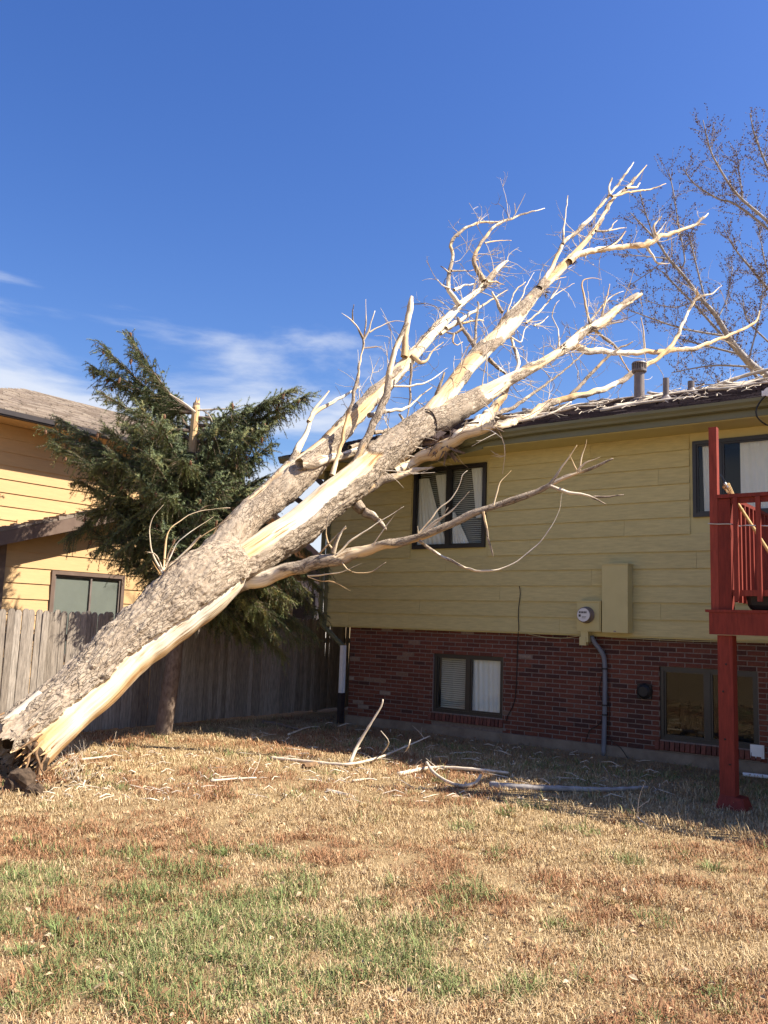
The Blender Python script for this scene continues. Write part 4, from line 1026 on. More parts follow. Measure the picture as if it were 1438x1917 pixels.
for k in range(26):
    t = random.uniform(0, 2 * math.pi); rr = Er * random.uniform(0.75, 1.05)
    p = E0 + (CDIR * math.cos(t) + BDIR * math.sin(t)) * rr + ax * 0.1
    dr = (-ax * random.uniform(0.5, 1.0) + (CDIR * math.cos(t) + BDIR * math.sin(t)) * random.uniform(-0.2, 0.5) + Vector((0, 0, -0.4))).normalized()
    L_ = random.uniform(0.12, 0.42); r_ = random.choice((0.006, 0.01, 0.018, 0.03))
    pts = [p]
    for i in range(4):
        dr = (dr + Vector((random.gauss(0, .25), random.gauss(0, .25), random.gauss(-.05, .2)))).normalized(); pts.append(pts[-1] + dr * L_ / 4)
    c = catmull(pts, 0.04); b = MB(); b.tube(c, np.linspace(r_, r_ * 0.35, len(c)), 7); b.build('root', M['rootwood'], tree, smooth=True)
for k in range(9):
    t = random.uniform(-.4, 2.4); rr = Er * random.uniform(.86, 1.0); o_ = (CDIR * math.cos(t) + BDIR * math.sin(t)); p = E0 + o_ * rr + ax * random.uniform(.1, .35); L_ = random.uniform(.12, .34)
    q = p - ax * L_ + o_ * random.uniform(-.02, .07) + Vector((random.gauss(0, .02), random.gauss(0, .02), random.gauss(0, .02))); q.z = max(q.z, .01)
    b = MB(); b.tube([p, p.lerp(q, .5) + o_ * .01, q], [random.uniform(.008, .022), .012, .002], 5); b.build('splinter', M['snapped'] if k % 2 else M['rootwood'], tree)
b = MB(); p = at_y(-2, 1366, 8.5); b.tube([p + ax * 0.5, p, p - ax * 0.03], [0.07, 0.06, 0.055], 14); setp(b.build('root', M['twig'], tree), 'sawn root end')

# main limbs
def limbB_wood(s, Lt, th, c):
    a = th if th <= math.pi else th - 2 * math.pi
    up_ = 0.05 + 0.25 * mn.noise(Vector((s * 2.2, 1, 5))) + 0.1 * mn.noise(Vector((s * 9, 0, 9)))
    strip = sstep(0.06, -0.02, a - up_) * sstep(-2.4, -2.2, a)
    end = sstep(2.9, 2.82, s + 0.1 * mn.noise(Vector((c.x * 9, c.y * 9, 2))))
    return strip * end
LB = [(425, 1068, 74), (470, 1045, 74), (530, 1004, 73), (585, 961, 70), (635, 920, 68), (685, 879, 66), (735, 837, 62), (780, 804, 56), (815, 778, 52)]
limb('limb', PX(LB), 130, 0.017, limbB_wood, 0.028, 2, 'main forked limb split open, resting on the gutter')
def limbA_wood(s, Lt, th, c):
    v = fbm(Vector((c.x * 4, c.y * 4, c.z * 0.8)), 3)
    return sstep(-0.06, 0.06, (np.interp(s, [0, 1.8, 2.3, 3.2, 3.8, 9], [-0.75, -0.6, -0.1, 0.05, 0.40, 0.42]) - v))
LA = [(395, 1058, 74), (432, 1010, 66), (470, 966, 58), (520, 921, 60), (565, 881, 60), (607, 842, 46), (645, 800, 40), (690, 752, 34), (735, 706, 30), (775, 664, 27), (820, 615, 22), (858, 575, 18), (890, 548, 15), (915, 522, 14), (935, 500, 12), (950, 488, 8)]
limb('limb', PX(LA, lambda u: 0.25 + 0.4 * u), 90, 0.02, limbA_wood, 0.024, 3, 'rear forked limb stripped white towards its tip')
LC = [(800, 790, 46), (812, 770, 42), (838, 735, 37), (870, 695, 35), (905, 655, 35), (940, 622, 33), (960, 598, 36), (985, 572, 25), (1015, 538, 20), (1061, 492, 18), (1085, 465, 14), (1110, 435, 11), (1128, 405, 9), (1150, 370, 8), (1175, 350, 7), (1195, 328, 6), (1211, 309, 4)]
limb('limb', PX(LC, lambda u: -0.1 + 0.5 * u), 40, 0.035, patchy(0.85, 4), 0.018, 4, 'topmost bare leader pointing at the sky')
LDm = [(800, 790, 50), (840, 775, 50), (885, 752, 42), (920, 732, 34), (953, 712, 27), (1000, 688, 22), (1041, 663, 20), (1066, 645, 23), (1085, 628, 18), (1100, 617, 16), (1126, 604, 19), (1156, 578, 13), (1188, 557, 12), (1201, 551, 9)]
def LD_wood(s, Lt, th, c):
    v = fbm(Vector((c.x * 6, c.y * 6, c.z * 1.2)), 3)
    return sstep(-0.05, 0.05, np.interp(s, [0, 1.2, 1.7, 3.4, 4.4, 5], [-0.5, -0.4, 0.35, 0.4, 0.0, -0.05]) - v)
limb('limb', PX(LDm, lambda u: -0.1 - 0.1 * u), 40, 0.035, LD_wood, 0.018, 5, 'right hand limb with a snapped end')
# named branches: (points with width in photo pixels, bare fraction, depth at tip)
BR = [
 ([(1068, 650, 15), (1119, 657, 13), (1163, 660, 12), (1219, 659, 11), (1266, 655, 10), (1300, 652, 9), (1329, 641, 8), (1369, 626, 7), (1407, 608, 6), (1418, 597, 5), (1421, 582, 3)], .95, -.5),
 ([(738, 884, 20), (775, 866, 24), (805, 850, 26), (828, 838, 25), (855, 824, 22), (890, 810, 20), (935, 798, 18), (990, 781, 16), (1031, 754, 14), (1075, 742, 13), (1125, 729, 12), (1163, 713, 11), (1188, 695, 11), (1219, 679, 10), (1247, 657, 10), (1266, 632, 9), (1282, 598, 7), (1294, 573, 6), (1308, 557, 5), (1332, 551, 4), (1346, 538, 3)], .7, -1.6),
 ([(1294, 573, 6), (1304, 554, 5), (1307, 537, 3)], .95, -1.6),
 ([(1069, 740, 8), (1119, 687, 7), (1150, 658, 6), (1185, 640, 3)], .1, -.9),
 ([(1208, 663, 4), (1205, 623, 4), (1200, 594, 3)], .95, -.4),
 ([(1106, 614, 6), (1094, 560, 5), (1090, 530, 4), (1103, 521, 3), (1126, 523, 2)], .95, -.3),
 ([(1122, 606, 5), (1136, 557, 4), (1142, 532, 3)], .95, -.2),
 ([(1106, 600, 5), (1131, 569, 4), (1150, 552, 3), (1168, 545, 2)], .95, .2),
 ([(1116, 612, 7), (1141, 606, 5), (1167, 603, 3)], .1, -.2),
 ([(1113, 618, 6), (1150, 648, 5), (1166, 675, 4), (1178, 698, 4)], .95, -.3),
 ([(1047, 650, 4), (1044, 616, 3), (1034, 591, 3), (1041, 569, 2), (1048, 562, 1.5)], .5, .3),
 ([(1010, 540, 11), (1030, 505, 9), (1054, 457, 8), (1072, 440, 7), (1094, 420, 9), (1112, 400, 7), (1133, 374, 6), (1150, 355, 6), (1169, 329, 6), (1178, 316, 5), (1186, 304, 3)], .7, .3),
 ([(1054, 457, 5), (1056, 430, 4), (1063, 367, 3)], .5, .3),
 ([(1066, 490, 15), (1084, 476, 14), (1123, 467, 12), (1166, 462, 11), (1208, 458, 12), (1234, 444, 10), (1269, 433, 8), (1300, 421, 6), (1314, 410, 5), (1326, 399, 3)], .95, -.5),
 ([(1300, 421, 5), (1312, 419, 4), (1322, 421, 2)], .95, -.5),
 ([(1230, 446, 7), (1224, 425, 6), (1232, 413, 4), (1239, 405, 3)], .95, -.4), ([(1229, 440, 4), (1240, 425, 3), (1247, 415, 2)], .95, -.3),
 ([(1211, 462, 6), (1228, 488, 5), (1240, 494, 4), (1254, 493, 2)], .95, -.3),
 ([(1118, 470, 8), (1150, 458, 5), (1172, 433, 3)], .95, .1),
 ([(1146, 368, 5), (1180, 359, 5), (1215, 355, 4), (1247, 344, 2.5)], .95, .3),
 ([(1143, 366, 6), (1140, 352, 5), (1146, 333, 4)], .85, .2),
 ([(1172, 352, 6), (1190, 351, 5), (1198, 343, 4)], .95, .2),
 ([(1115, 432, 5), (1139, 432, 4), (1148, 420, 3), (1155, 413, 2)], .95, .3), ([(1139, 432, 3), (1158, 428, 3), (1173, 426, 2)], .95, .3),
 ([(906, 526, 11), (888, 494, 9), (890, 476, 8), (894, 466, 7), (911, 441, 7), (930, 421, 6), (963, 407, 5), (990, 398, 4), (1020, 390, 3)], .85, .3),
 ([(860, 572, 12), (846, 552, 10), (840, 540, 9), (841, 506, 8), (849, 477, 7), (844, 458, 7), (855, 440, 7), (878, 424, 6), (904, 416, 6), (934, 417, 4)], .7, .5),
 ([(908, 455, 4), (930, 451, 3), (957, 450, 2)], .95, .3), ([(845, 507, 4), (868, 507, 3), (891, 506, 2)], .95, .4), ([(850, 543, 6), (870, 535, 5), (895, 529, 3)], .95, .3),
 ([(842, 540, 5), (826, 533, 3), (819, 523, 2)], .3, .2), ([(840, 510, 4), (832, 503, 3), (825, 498, 2)], .3, .2),
 ([(912, 527, 6), (930, 529, 5), (944, 533, 2)], .95, .2),
 ([(757, 668, 17), (759, 645, 14), (760, 628, 13), (764, 600, 13), (768, 572, 12), (770, 555, 7)], .95, -.1),
 ([(655, 886, 18), (668, 862, 16), (695, 805, 14), (723, 737, 13), (733, 680, 12), (748, 634, 10), (762, 605, 8)], .1, -.6),
 ([(622, 890, 13), (634, 850, 11), (647, 792, 10), (660, 752, 9), (668, 713, 8), (678, 660, 7), (681, 636, 6)], .7, -.2),
 ([(681, 636, 5), (670, 615, 4), (660, 601, 4), (640, 586, 2)], .85, -.2), ([(681, 636, 4), (685, 600, 3), (685, 560, 2)], .85, -.1), ([(681, 636, 5), (690, 620, 5), (694, 605, 4), (702, 582, 3)], .85, -.2),
 ([(692, 622, 4), (712, 611, 3), (735, 602, 3), (756, 602, 2)], .85, -.1), ([(661, 603, 3), (660, 585, 2.5), (663, 570, 2)], .85, -.2), ([(679, 652, 3), (700, 650, 3), (716, 648, 2)], .85, -.1),
 ([(668, 705, 3), (671, 690, 2), (670, 655, 2)], .5, -.1),
 ([(545, 872, 16), (556, 850, 15), (570, 820, 14), (580, 793, 11), (586, 772, 10), (600, 752, 9), (616, 731, 7)], .95, .1),
 ([(578, 790, 10), (591, 771, 9), (625, 752, 8), (650, 738, 7), (674, 723, 4)], .95, .3),
 ([(560, 868, 22), (590, 868, 22), (620, 857, 20), (660, 848, 18), (705, 838, 14), (740, 836, 10)], .85, .55),
 ([(668, 944, 20), (682, 958, 17), (697, 966, 15), (712, 978, 10), (723, 992, 3)], .1, -.2),
 ([(660, 940, 18), (700, 908, 18), (728, 896, 15), (760, 886, 12), (790, 878, 9), (815, 874, 2)], .5, -.45),
 ([(845, 832, 16), (862, 815, 20), (890, 797, 24), (915, 776, 22), (936, 752, 16), (948, 733, 13), (951, 715, 9)], .85, .2),
 ([(955, 715, 9), (968, 690, 9), (968, 668, 10), (962, 650, 9), (958, 632, 8)], .95, .3),
 ([(958, 632, 4), (975, 640, 3), (982, 618, 3), (996, 604, 2)], .95, .2),
 ([(895, 660, 11), (880, 635, 9), (866, 615, 8), (857, 595, 7)], .1, .3), ([(915, 672, 8), (935, 690, 8), (952, 703, 6)], .3, .2),
 ([(866, 615, 6), (850, 624, 5), (836, 622, 4)], .7, .2), ([(850, 624, 5), (848, 640, 4), (856, 646, 3), (866, 640, 3)], .5, .2),
 ([(770, 665, 11), (785, 678, 10), (800, 673, 6), (812, 655, 4), (830, 640, 3)], .3, -.1),
 ([(770, 680, 6), (769, 710, 5), (768, 745, 4), (760, 793, 3)], .1, .2),
 ([(888, 662, 7), (891, 620, 6), (895, 565, 5)], .3, .1),
 ([(940, 585, 8), (930, 565, 7), (922, 546, 6)], .5, .1),
 ([(813, 757, 7), (820, 730, 6), (833, 697, 5)], .1, -.3),
 ([(745, 805, 8), (755, 790, 7), (748, 775, 6)], .1, .3), ([(700, 810, 8), (730, 806, 8), (760, 803, 6)], .1, .5), ([(655, 838, 9), (690, 828, 8), (725, 822, 6)], .1, .7),
 ([(690, 778, 9), (723, 770, 8), (760, 764, 7), (790, 740, 4), (808, 725, 3)], .85, .2),
 ([(737, 723, 5), (775, 722, 5), (805, 712, 4), (839, 688, 2)], .95, -.1),
 ([(835, 615, 10), (870, 595, 8), (903, 572, 6), (950, 543, 3)], .95, .2), ([(825, 625, 8), (860, 605, 7), (905, 600, 4)], .95, .4),
 ([(930, 640, 7), (945, 600, 5), (955, 570, 4), (965, 545, 4), (984, 528, 3)], .95, .1), ([(948, 590, 5), (975, 560, 4), (985, 535, 3), (1000, 510, 2)], .95, .0),
 ([(985, 605, 5), (1008, 585, 4), (1030, 560, 4), (1045, 540, 3), (1050, 525, 2)], .85, .3), ([(1030, 560, 3), (1050, 545, 2.5), (1075, 530, 2)], .95, .3),
 ([(1000, 610, 4), (1015, 603, 3), (1028, 590, 2)], .95, .3), ([(1010, 535, 4), (1035, 525, 3), (1060, 518, 2)], .95, .2),
 ([(900, 785, 9), (960, 763, 8), (1010, 728, 6), (1060, 690, 4), (1100, 655, 3)], .1, -.3),
]
L_BR = [
 ([(425, 1098, 34), (470, 1088, 31), (505, 1078, 29), (538, 1069, 27), (586, 1056, 25), (631, 1044, 24), (697, 1027, 20), (760, 1013, 17), (795, 1003, 16), (827, 991, 15), (871, 968, 14), (907, 953, 13), (960, 938, 12), (1005, 918, 10), (1032, 908, 10), (1060, 896, 8), (1085, 884, 7), (1120, 871, 5), (1148, 859, 2.5)], .3, (9.95, 9.55)),
 ([(1030, 909, 8), (1063, 922, 8), (1103, 929, 6), (1134, 945, 2.5)], .7, (9.65, 9.5)), ([(1110, 930, 4), (1135, 930, 4), (1168, 927, 2)], .1, (9.55, 9.5)),
 ([(1030, 907, 7), (1058, 867, 5), (1068, 850, 4), (1081, 834, 3)], .5, (9.65, 9.6)),
 ([(1082, 884, 5), (1076, 872, 4), (1066, 850, 2)], .7, (9.6, 9.6)), ([(1086, 880, 4), (1088, 858, 4), (1096, 835, 3), (1098, 823, 2)], .7, (9.6, 9.6)), ([(1083, 880, 6), (1096, 867, 5), (1124, 855, 2)], .95, (9.6, 9.5)),
 ([(924, 946, 4), (934, 911, 4), (940, 898, 3), (957, 881, 2)], .95, (9.7, 9.8)), ([(905, 958, 6), (912, 991, 5), (916, 1014, 5), (924, 1041, 2.5)], .5, (9.7, 9.7)),
 ([(783, 1000, 5), (815, 960, 4), (845, 933, 4), (862, 905, 3), (866, 890, 3), (875, 881, 2)], .95, (9.8, 9.85)), ([(786, 1000, 5), (815, 975, 4), (845, 957, 4), (879, 920, 2)], .95, (9.8, 9.7)), ([(795, 995, 4), (830, 968, 4), (855, 946, 2)], .95, (9.75, 9.7)), ([(805, 990, 3), (822, 975, 3), (838, 950, 2)], .95, (9.75, 9.7)), ([(783, 998, 3), (782, 985, 2)], .95, (9.75, 9.7)),
 ([(785, 1012, 6), (796, 1022, 6), (820, 1038, 6), (845, 1050, 6), (880, 1066, 6), (898, 1070, 6), (934, 1067, 5), (960, 1056, 4), (983, 1040, 4), (1010, 1015, 3), (1030, 990, 3), (1045, 960, 2.5), (1054, 912, 2)], .5, (9.75, 9.6)),
 ([(631, 1038, 5), (660, 1010, 5), (693, 987, 4), (725, 968, 3), (756, 948, 2)], .95, (9.85, 9.9)), ([(697, 1022, 4), (720, 990, 3), (751, 946, 2)], .95, (9.85, 9.7)),
 ([(580, 1052, 5), (605, 1030, 5), (630, 1003, 4), (648, 988, 3)], .95, (9.9, 9.8)), ([(624, 1035, 9), (630, 1015, 8), (640, 995, 5), (648, 985, 3)], .5, (9.9, 9.8)), ([(626, 1032, 5), (614, 1015, 4), (611, 990, 3), (620, 960, 2.5), (665, 930, 1.5)], .95, (9.9, 10.0)),
 ([(640, 1052, 4), (650, 1065, 3), (667, 1072, 3), (695, 1070, 3), (723, 1053, 1.5)], .95, (9.85, 9.7)), ([(576, 1078, 4), (610, 1076, 4), (640, 1070, 3), (678, 1055, 1.5)], .95, (9.9, 9.7)), ([(577, 1080, 3), (600, 1088, 3), (625, 1090, 3), (656, 1106, 1.5)], .95, (9.9, 9.7)),
]
def branch(pts, frac, k_, wmax):
    ns = 20 if wmax > 18 else (12 if wmax > 8 else 7)
    limb('branch', pts, ns, 0.045 if wmax > 8 else 0.06, patchy(frac, k_ * 1.3), 0.010 if wmax > 12 else 0.003, 10 + k_)
for k_, (lst, fr_, dt) in enumerate(BR):
    s_ = random.uniform(-.15, .15)
    x_, y_ = lst[0][0], lst[0][1]
    # start at the depth of the limb it grows from
    base = 0.0
    if x_ < 690 and y_ < 860 or (lst[0][0] < 960 and y_ < 0.95 * (1430 - 0.93 * x_) - 0): base = 0.35
    branch(PX(lst, lambda u, d0=base, d1=dt: d0 + (d1 - d0 * 0.3) * u), fr_, k_, max(w for _, _, w in lst))
YL = (9.95, 9.55)
for k_, (lst, fr_, Y) in enumerate(L_BR):
    if k_ == 0:
        pts = []
        for i, (x, y, w) in enumerate(lst):
            u = i / (len(lst) - 1); Ys = np.interp(u, [0, 0.12, 0.25, 1], [10.55, 10.5, 10.4, 9.75]); P = at_y(x, y, Ys); pts.append((P, w * .5 * pxm(P)))
        L_main = pts
        branch(pts, fr_, 90, 34)
    else:
        xs = [lst[i][0] for i in range(len(lst))]
        y0_ = np.interp(xs[0], [425, 600, 760, 1150], [10.5, 10.4, 10.1, 9.75]); y1_ = y0_ + (Y[1] - Y[0])
        branch(PX(lst, None, False, (y0_, y1_)), fr_, 90 + k_, max(w for _, _, w in lst))
# sprouts on the upper side of the trunk
SP = [[(304, 1072, 5), (284, 1031, 4), (282, 979, 3), (306, 945, 2)], [(306, 1070, 4), (293, 1040, 3), (276, 1033, 2)], [(306, 1068, 5), (315, 997, 4), (345, 970, 3), (371, 958, 3), (400, 953, 2), (431, 951, 2)], [(371, 958, 3), (385, 948, 2), (400, 944, 1.5)],
      [(308, 1066, 5), (340, 1040, 5), (366, 1012, 8), (375, 1003, 4)], [(310, 1060, 4), (330, 1020, 3), (352, 1000, 3), (400, 968, 2)], [(366, 1012, 3), (400, 990, 3), (435, 968, 2)], [(306, 1062, 3), (310, 1010, 3), (322, 985, 2)], [(400, 1000, 3), (412, 980, 3), (432, 965, 2)],
      [(300, 1076, 4), (290, 1058, 3), (285, 1050, 2)], [(308, 1070, 4), (322, 1052, 4), (337, 1046, 2)], [(312, 1050, 3), (318, 1030, 3), (335, 1005, 2)]]
for k_, l_ in enumerate(SP): branch(PX(l_, lambda u: -0.15 - 0.3 * u), .95, 140 + k_, 5)
# fine dead twigs all through the crown
tw = MB(); twd = MB()
def grow_twig(mb, p, d_, L_, r_, n_=5, kids=2):
    pts = [p]; dr = d_.normalized()
    curl = Vector((random.gauss(0, .2), random.gauss(0, .2), random.gauss(0.05, .2)))
    for i in range(n_):
        dr = (dr + curl + Vector((random.gauss(0, .12), random.gauss(0, .12), random.gauss(0, .12)))).normalized(); pts.append(pts[-1] + dr * L_ / n_)
    mb.tube(pts, np.linspace(r_, r_ * 0.4, len(pts)), 4)
    for _ in range(kids):
        i = random.randint(1, n_ - 1); s_ = Vector((random.gauss(0, 1), random.gauss(0, 1), random.gauss(0, 1))).normalized()
        grow_twig(mb, pts[i], dr + s_ * 0.9, L_ * random.uniform(.3, .6), r_ * 0.6, 4, 1 if kids > 1 and random.random() < .5 else 0)
for lst, df, num in ((LA[9:], lambda u: 0.5 + .2 * u, 46), (LC[4:12], lambda u: .0 + .4 * u, 40), (LDm[4:12], lambda u: -.15, 40), (BR[13][0], lambda u: -.2 - .2 * u, 22), (BR[24][0], lambda u: .3, 14), (BR[25][0], lambda u: .4, 14), (LA[6:], lambda u: 0.45 + .2 * u, 60), (LC[2:], lambda u: -.1 + .5 * u, 56), (LDm[2:], lambda u: -.1, 56), (BR[1][0][3:], lambda u: -.4 - .5 * u, 34), (LB[5:], lambda u: -.1, 24), (BR[0][0][1:], lambda u: -.3, 10)):
    pts = PX(lst, df)
    for _ in range(num):
        i = random.randint(0, len(pts) - 2); u = random.random(); p = pts[i][0].lerp(pts[i + 1][0], u); t = (pts[i + 1][0] - pts[i][0]).normalized()
        s_ = Vector((random.gauss(0, 1), random.gauss(0, 1), random.gauss(0, 1))); s_ = (s_ - t * s_.dot(t)).normalized()
        if s_.dot(CDIR) > 0.8: continue
        grow_twig(tw if random.random() < .9 else twd, p, t * random.uniform(.3, 1.0) + s_ * 0.9, random.uniform(.3, 1.0), random.uniform(.005, .0105))
tw.build('twigs', M['twig'], tree, kind='stuff'); twd.build('twigs', M['twig_dark'], tree, kind='stuff')
# ragged bark clumps left where the limbs forked
for (x, y, r_, dd) in ((1018, 548, 9, .1), (1072, 489, 6, .2), (1104, 420, 5, .3), (1055, 652, 8, -.25), (838, 838, 22, -.4), (815, 835, 16, -.4), (925, 800, 11, -.6), (1104, 612, 9, -.3)):
    P = clear(tp(x, y, dd), .1); m_ = pxm(P); b = MB()
    for k in range(46):
        s_ = Vector((random.gauss(0, 1), random.gauss(0, 1), random.gauss(0, 1))).normalized(); e_ = (ax * random.uniform(-.3, 1.0) + s_ * 0.8 + Vector((0, 0, -.5))).normalized()
        p = P + s_ * r_ * m_ * 0.6; q = p + e_ * r_ * m_ * random.uniform(.4, 1.3); wv = s_.cross(e_).normalized() * r_ * m_ * random.uniform(.06, .2)
        b.add([p - wv, p + wv, q + wv * .4, q - wv * .3], [(0, 1, 2, 3)])
    b.build('bark_shreds', M['twig_dark'] if r_ < 10 else M['spruce_bark'], tree)
# soil clods and torn turf at the hole
for (px_, py_, s_, lab) in ((38, 1470, .13, 'larger dark soil clod at the torn root end'), (64, 1482, .075, 'smaller soil clod right of the larger clod by the root end')):
    p = on_z(px_, py_ + 8); b = MB(); vs = []; fs = []
    for i in range(9):
        for j in range(14):
            ph, t = math.pi * i / 8, 2 * math.pi * j / 14; d_ = Vector((math.sin(ph) * math.cos(t), math.sin(ph) * math.sin(t), math.cos(ph)))
            rr = s_ * (1 + 0.5 * mn.noise(d_ * 2.2 + Vector((px_, 0, 0))) + 0.3 * mn.noise(d_ * 6)); vs.append(p + Vector((d_.x * rr, d_.y * rr, d_.z * rr * 0.8 + s_ * 0.5)))
    fs = [(i * 14 + j, (i + 1) * 14 + j, (i + 1) * 14 + (j + 1) % 14, i * 14 + (j + 1) % 14) for i in range(8) for j in range(14)]
    b.add(vs, fs); o = b.build('soil_clod', simple('clod_' + str(px_), (0.045, 0.03, 0.02), (0.13, 0.09, 0.06), 12, 1, None, .9, .1, dist=.02)); setp(o, lab, 'soil clod')

# ================================================================== SPRUCE
SB = on_z(305, 1374); ST = at_y(368, 755, 12.25)
spr = thing('spruce_tree', 'dark green spruce with a snapped top standing behind the fallen trunk', 'tree', (SB.x, SB.y, 0)); spr['_off'] = (SB.x, SB.y, 0.0)
def s_axis(u): 
    p = SB.lerp(ST, u); return p + Vector((0.10 * math.sin(u * 3.1), 0, 0)) * (1 - u)
c = [s_axis(u) for u in np.linspace(0, 1, 24)]
b = MB(); b.tube([c[0] + Vector((0, 0, -.1))] + c, [0.135] + list(0.07 * (1 - np.linspace(0, 1, 24)) ** .8 + 0.048), 16); b.build('trunk', M['spruce_bark'], spr, smooth=True)
b = MB(); b.tube([s_axis(.84), s_axis(.92), s_axis(.985), ST + Vector((0.01, 0, .03))], [0.066, 0.06, .056, .03], 12)
for k in range(7):
    t = random.uniform(0, 6.28); p = ST + Vector((math.cos(t), math.sin(t), 0)) * .035; b.tube([p - Vector((0, 0, .05)), p + Vector((0, 0, random.uniform(.02, .1)))], [.018, .004], 5)
setp(b.build('trunk_top', M['snapped'], spr), 'pale snapped top of the trunk')
TIPS = [(470, 1130, -.9), (505, 1150, -.7), (540, 1120, -.6), (580, 1110, -.2), (440, 1160, -.5), (520, 1190, -.2), (480, 1205, .1), (560, 1200, 0), (500, 1100, -1.0), (455, 1105, -.8), (600, 1100, .3), (400, 1170, .2), (530, 1225, .4), (590, 1190, .3), (610, 1060, .6),
        (150, 900, .1), (190, 930, -.2), (160, 960, .0), (200, 990, .2), (215, 1040, -.4), (270, 1060, -.3), (240, 1010, .4), (180, 870, -.5), (250, 800, -.8), (280, 850, -.9), (310, 930, -.9), (470, 820, .2), (450, 860, -.2), (480, 910, .1), (430, 930, .2), (520, 930, .3), (510, 830, .5), (410, 800, -.4), (390, 830, .5), (355, 800, .4),
        (243, 632, 0), (195, 650, .15), (176, 688, .2), (190, 735, -.3), (88, 802, .05), (112, 785, .4), (100, 830, -.2), (150, 858, -.35), (172, 890, .3), (210, 850, -.6),
        (572, 742, .2), (548, 730, -.05), (535, 770, .45), (505, 800, -.3), (480, 852, .35), (500, 890, .55), (440, 760, -.3), (455, 815, -.5), (420, 900, -.7), (300, 790, -.9), (345, 860, -1.0), (255, 890, -.8), (225, 950, .3),
        (125, 1008, .05), (165, 985, .3), (185, 1030, -.35), (235, 1062, .25), (300, 985, -.8), (385, 945, -.7), (470, 940, .6), (555, 985, .9), (575, 1065, .7), (525, 1135, -.3), (490, 1165, -.15), (602, 1150, .8), (450, 1190, .45), (262, 1030, -.2),
        (385, 780, .6), (320, 740, .5), (230, 790, .7), (410, 840, .8), (330, 900, .9), (540, 1090, .1), (500, 1060, .8), (420, 1110, .8), (560, 1170, .5), (200, 800, -.2), (260, 760, -.5), (360, 1020, .9),
        (215, 700, 0.0), (255, 665, .25), (520, 745, .25), (490, 765, .1), (150, 810, .1), (180, 830, .2), (140, 830, -.1), (300, 760, .2), (320, 810, -.4), (260, 830, .1), (380, 870, -.2), (440, 870, .2), (280, 940, -.3), (340, 960, .1)]
nv = []; nval = []
cone_pts = []
def sprig(p, d_, L_, droop, val):
    """one needle-clad shoot"""
    n_ = max(3, int(L_ / 0.05)); pts = [p]; dr = d_.normalized()
    for i in range(n_):
        dr = (dr + Vector((random.gauss(0, .07), random.gauss(0, .07), random.gauss(-droop, .07)))).normalized(); pts.append(pts[-1] + dr * L_ / n_)
    return pts
stem_mb = MB()
needle_paths = []
for k_, (x, y, dy) in enumerate(TIPS):
    tipP = at_y(x, y, 12.15 + dy)
    ya = min(1150, max(775, y + random.uniform(50, 130) if y < 1000 else y - random.uniform(20, 90)))
    u_at = (1374 - ya) / (1374 - 755.); base_ = s_axis(min(.99, u_at))
    v = tipP - base_; L_ = v.length
    up_ = 0.10 * L_ if tipP.z > base_.z else 0.18 * L_
    mid1 = base_ + v * .35 + Vector((0, 0, -up_ if tipP.z > base_.z + .3 else up_ * .7)); mid2 = base_ + v * .7 + Vector((0, 0, -up_ * .6 if tipP.z > base_.z + .3 else up_ * .7))
    c = catmull([base_, mid1, mid2, tipP], 0.06)
    b = MB(); b.tube(c, np.linspace(0.028, 0.006, len(c)), 6); b.build('branch', M['spruce_bark'], spr)
    dirs = np.gradient(c, axis=0)
    nbr = int(L_ / 0.0135)
    for j in range(nbr):
        u = random.uniform(.10, 1.0); i = min(len(c) - 1, int(u * (len(c) - 1))); p = Vector(c[i]); t = Vector(dirs[i]).normalized()
        sd = t.cross(Vector((0, 0, 1))).normalized() * random.choice((-1, 1)); s_ = sd * random.uniform(.4, 1) + Vector((0, 0, random.uniform(-.55, .45))) + Vector((random.gauss(0, .2), random.gauss(0, .2), 0))
        Ls = random.uniform(.18, .46) * (1.15 - .55 * u)
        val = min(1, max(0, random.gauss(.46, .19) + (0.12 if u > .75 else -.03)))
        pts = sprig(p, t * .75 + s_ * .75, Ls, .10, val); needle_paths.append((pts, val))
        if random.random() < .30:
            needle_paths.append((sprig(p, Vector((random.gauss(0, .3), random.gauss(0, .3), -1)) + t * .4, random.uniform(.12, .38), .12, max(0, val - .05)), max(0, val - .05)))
        if random.random() < .55:
            i2 = random.randint(1, len(pts) - 2); dr = (pts[i2 + 1] - pts[i2 - 1]).normalized(); s2 = dr.cross(Vector((random.gauss(0, 1), random.gauss(0, 1), random.gauss(0, 1)))).normalized()
            needle_paths.append((sprig(pts[i2], dr + s2 * .8 + Vector((0, 0, -.2)), Ls * .6, .16, val), val))
        if u > .45 and y < 1020 and random.random() < .10: cone_pts.append(pts[-1])
    needle_paths.append((sprig(tipP, Vector(dirs[-1]).normalized(), .14, 0, .6), .6))
VV = []; VA = []
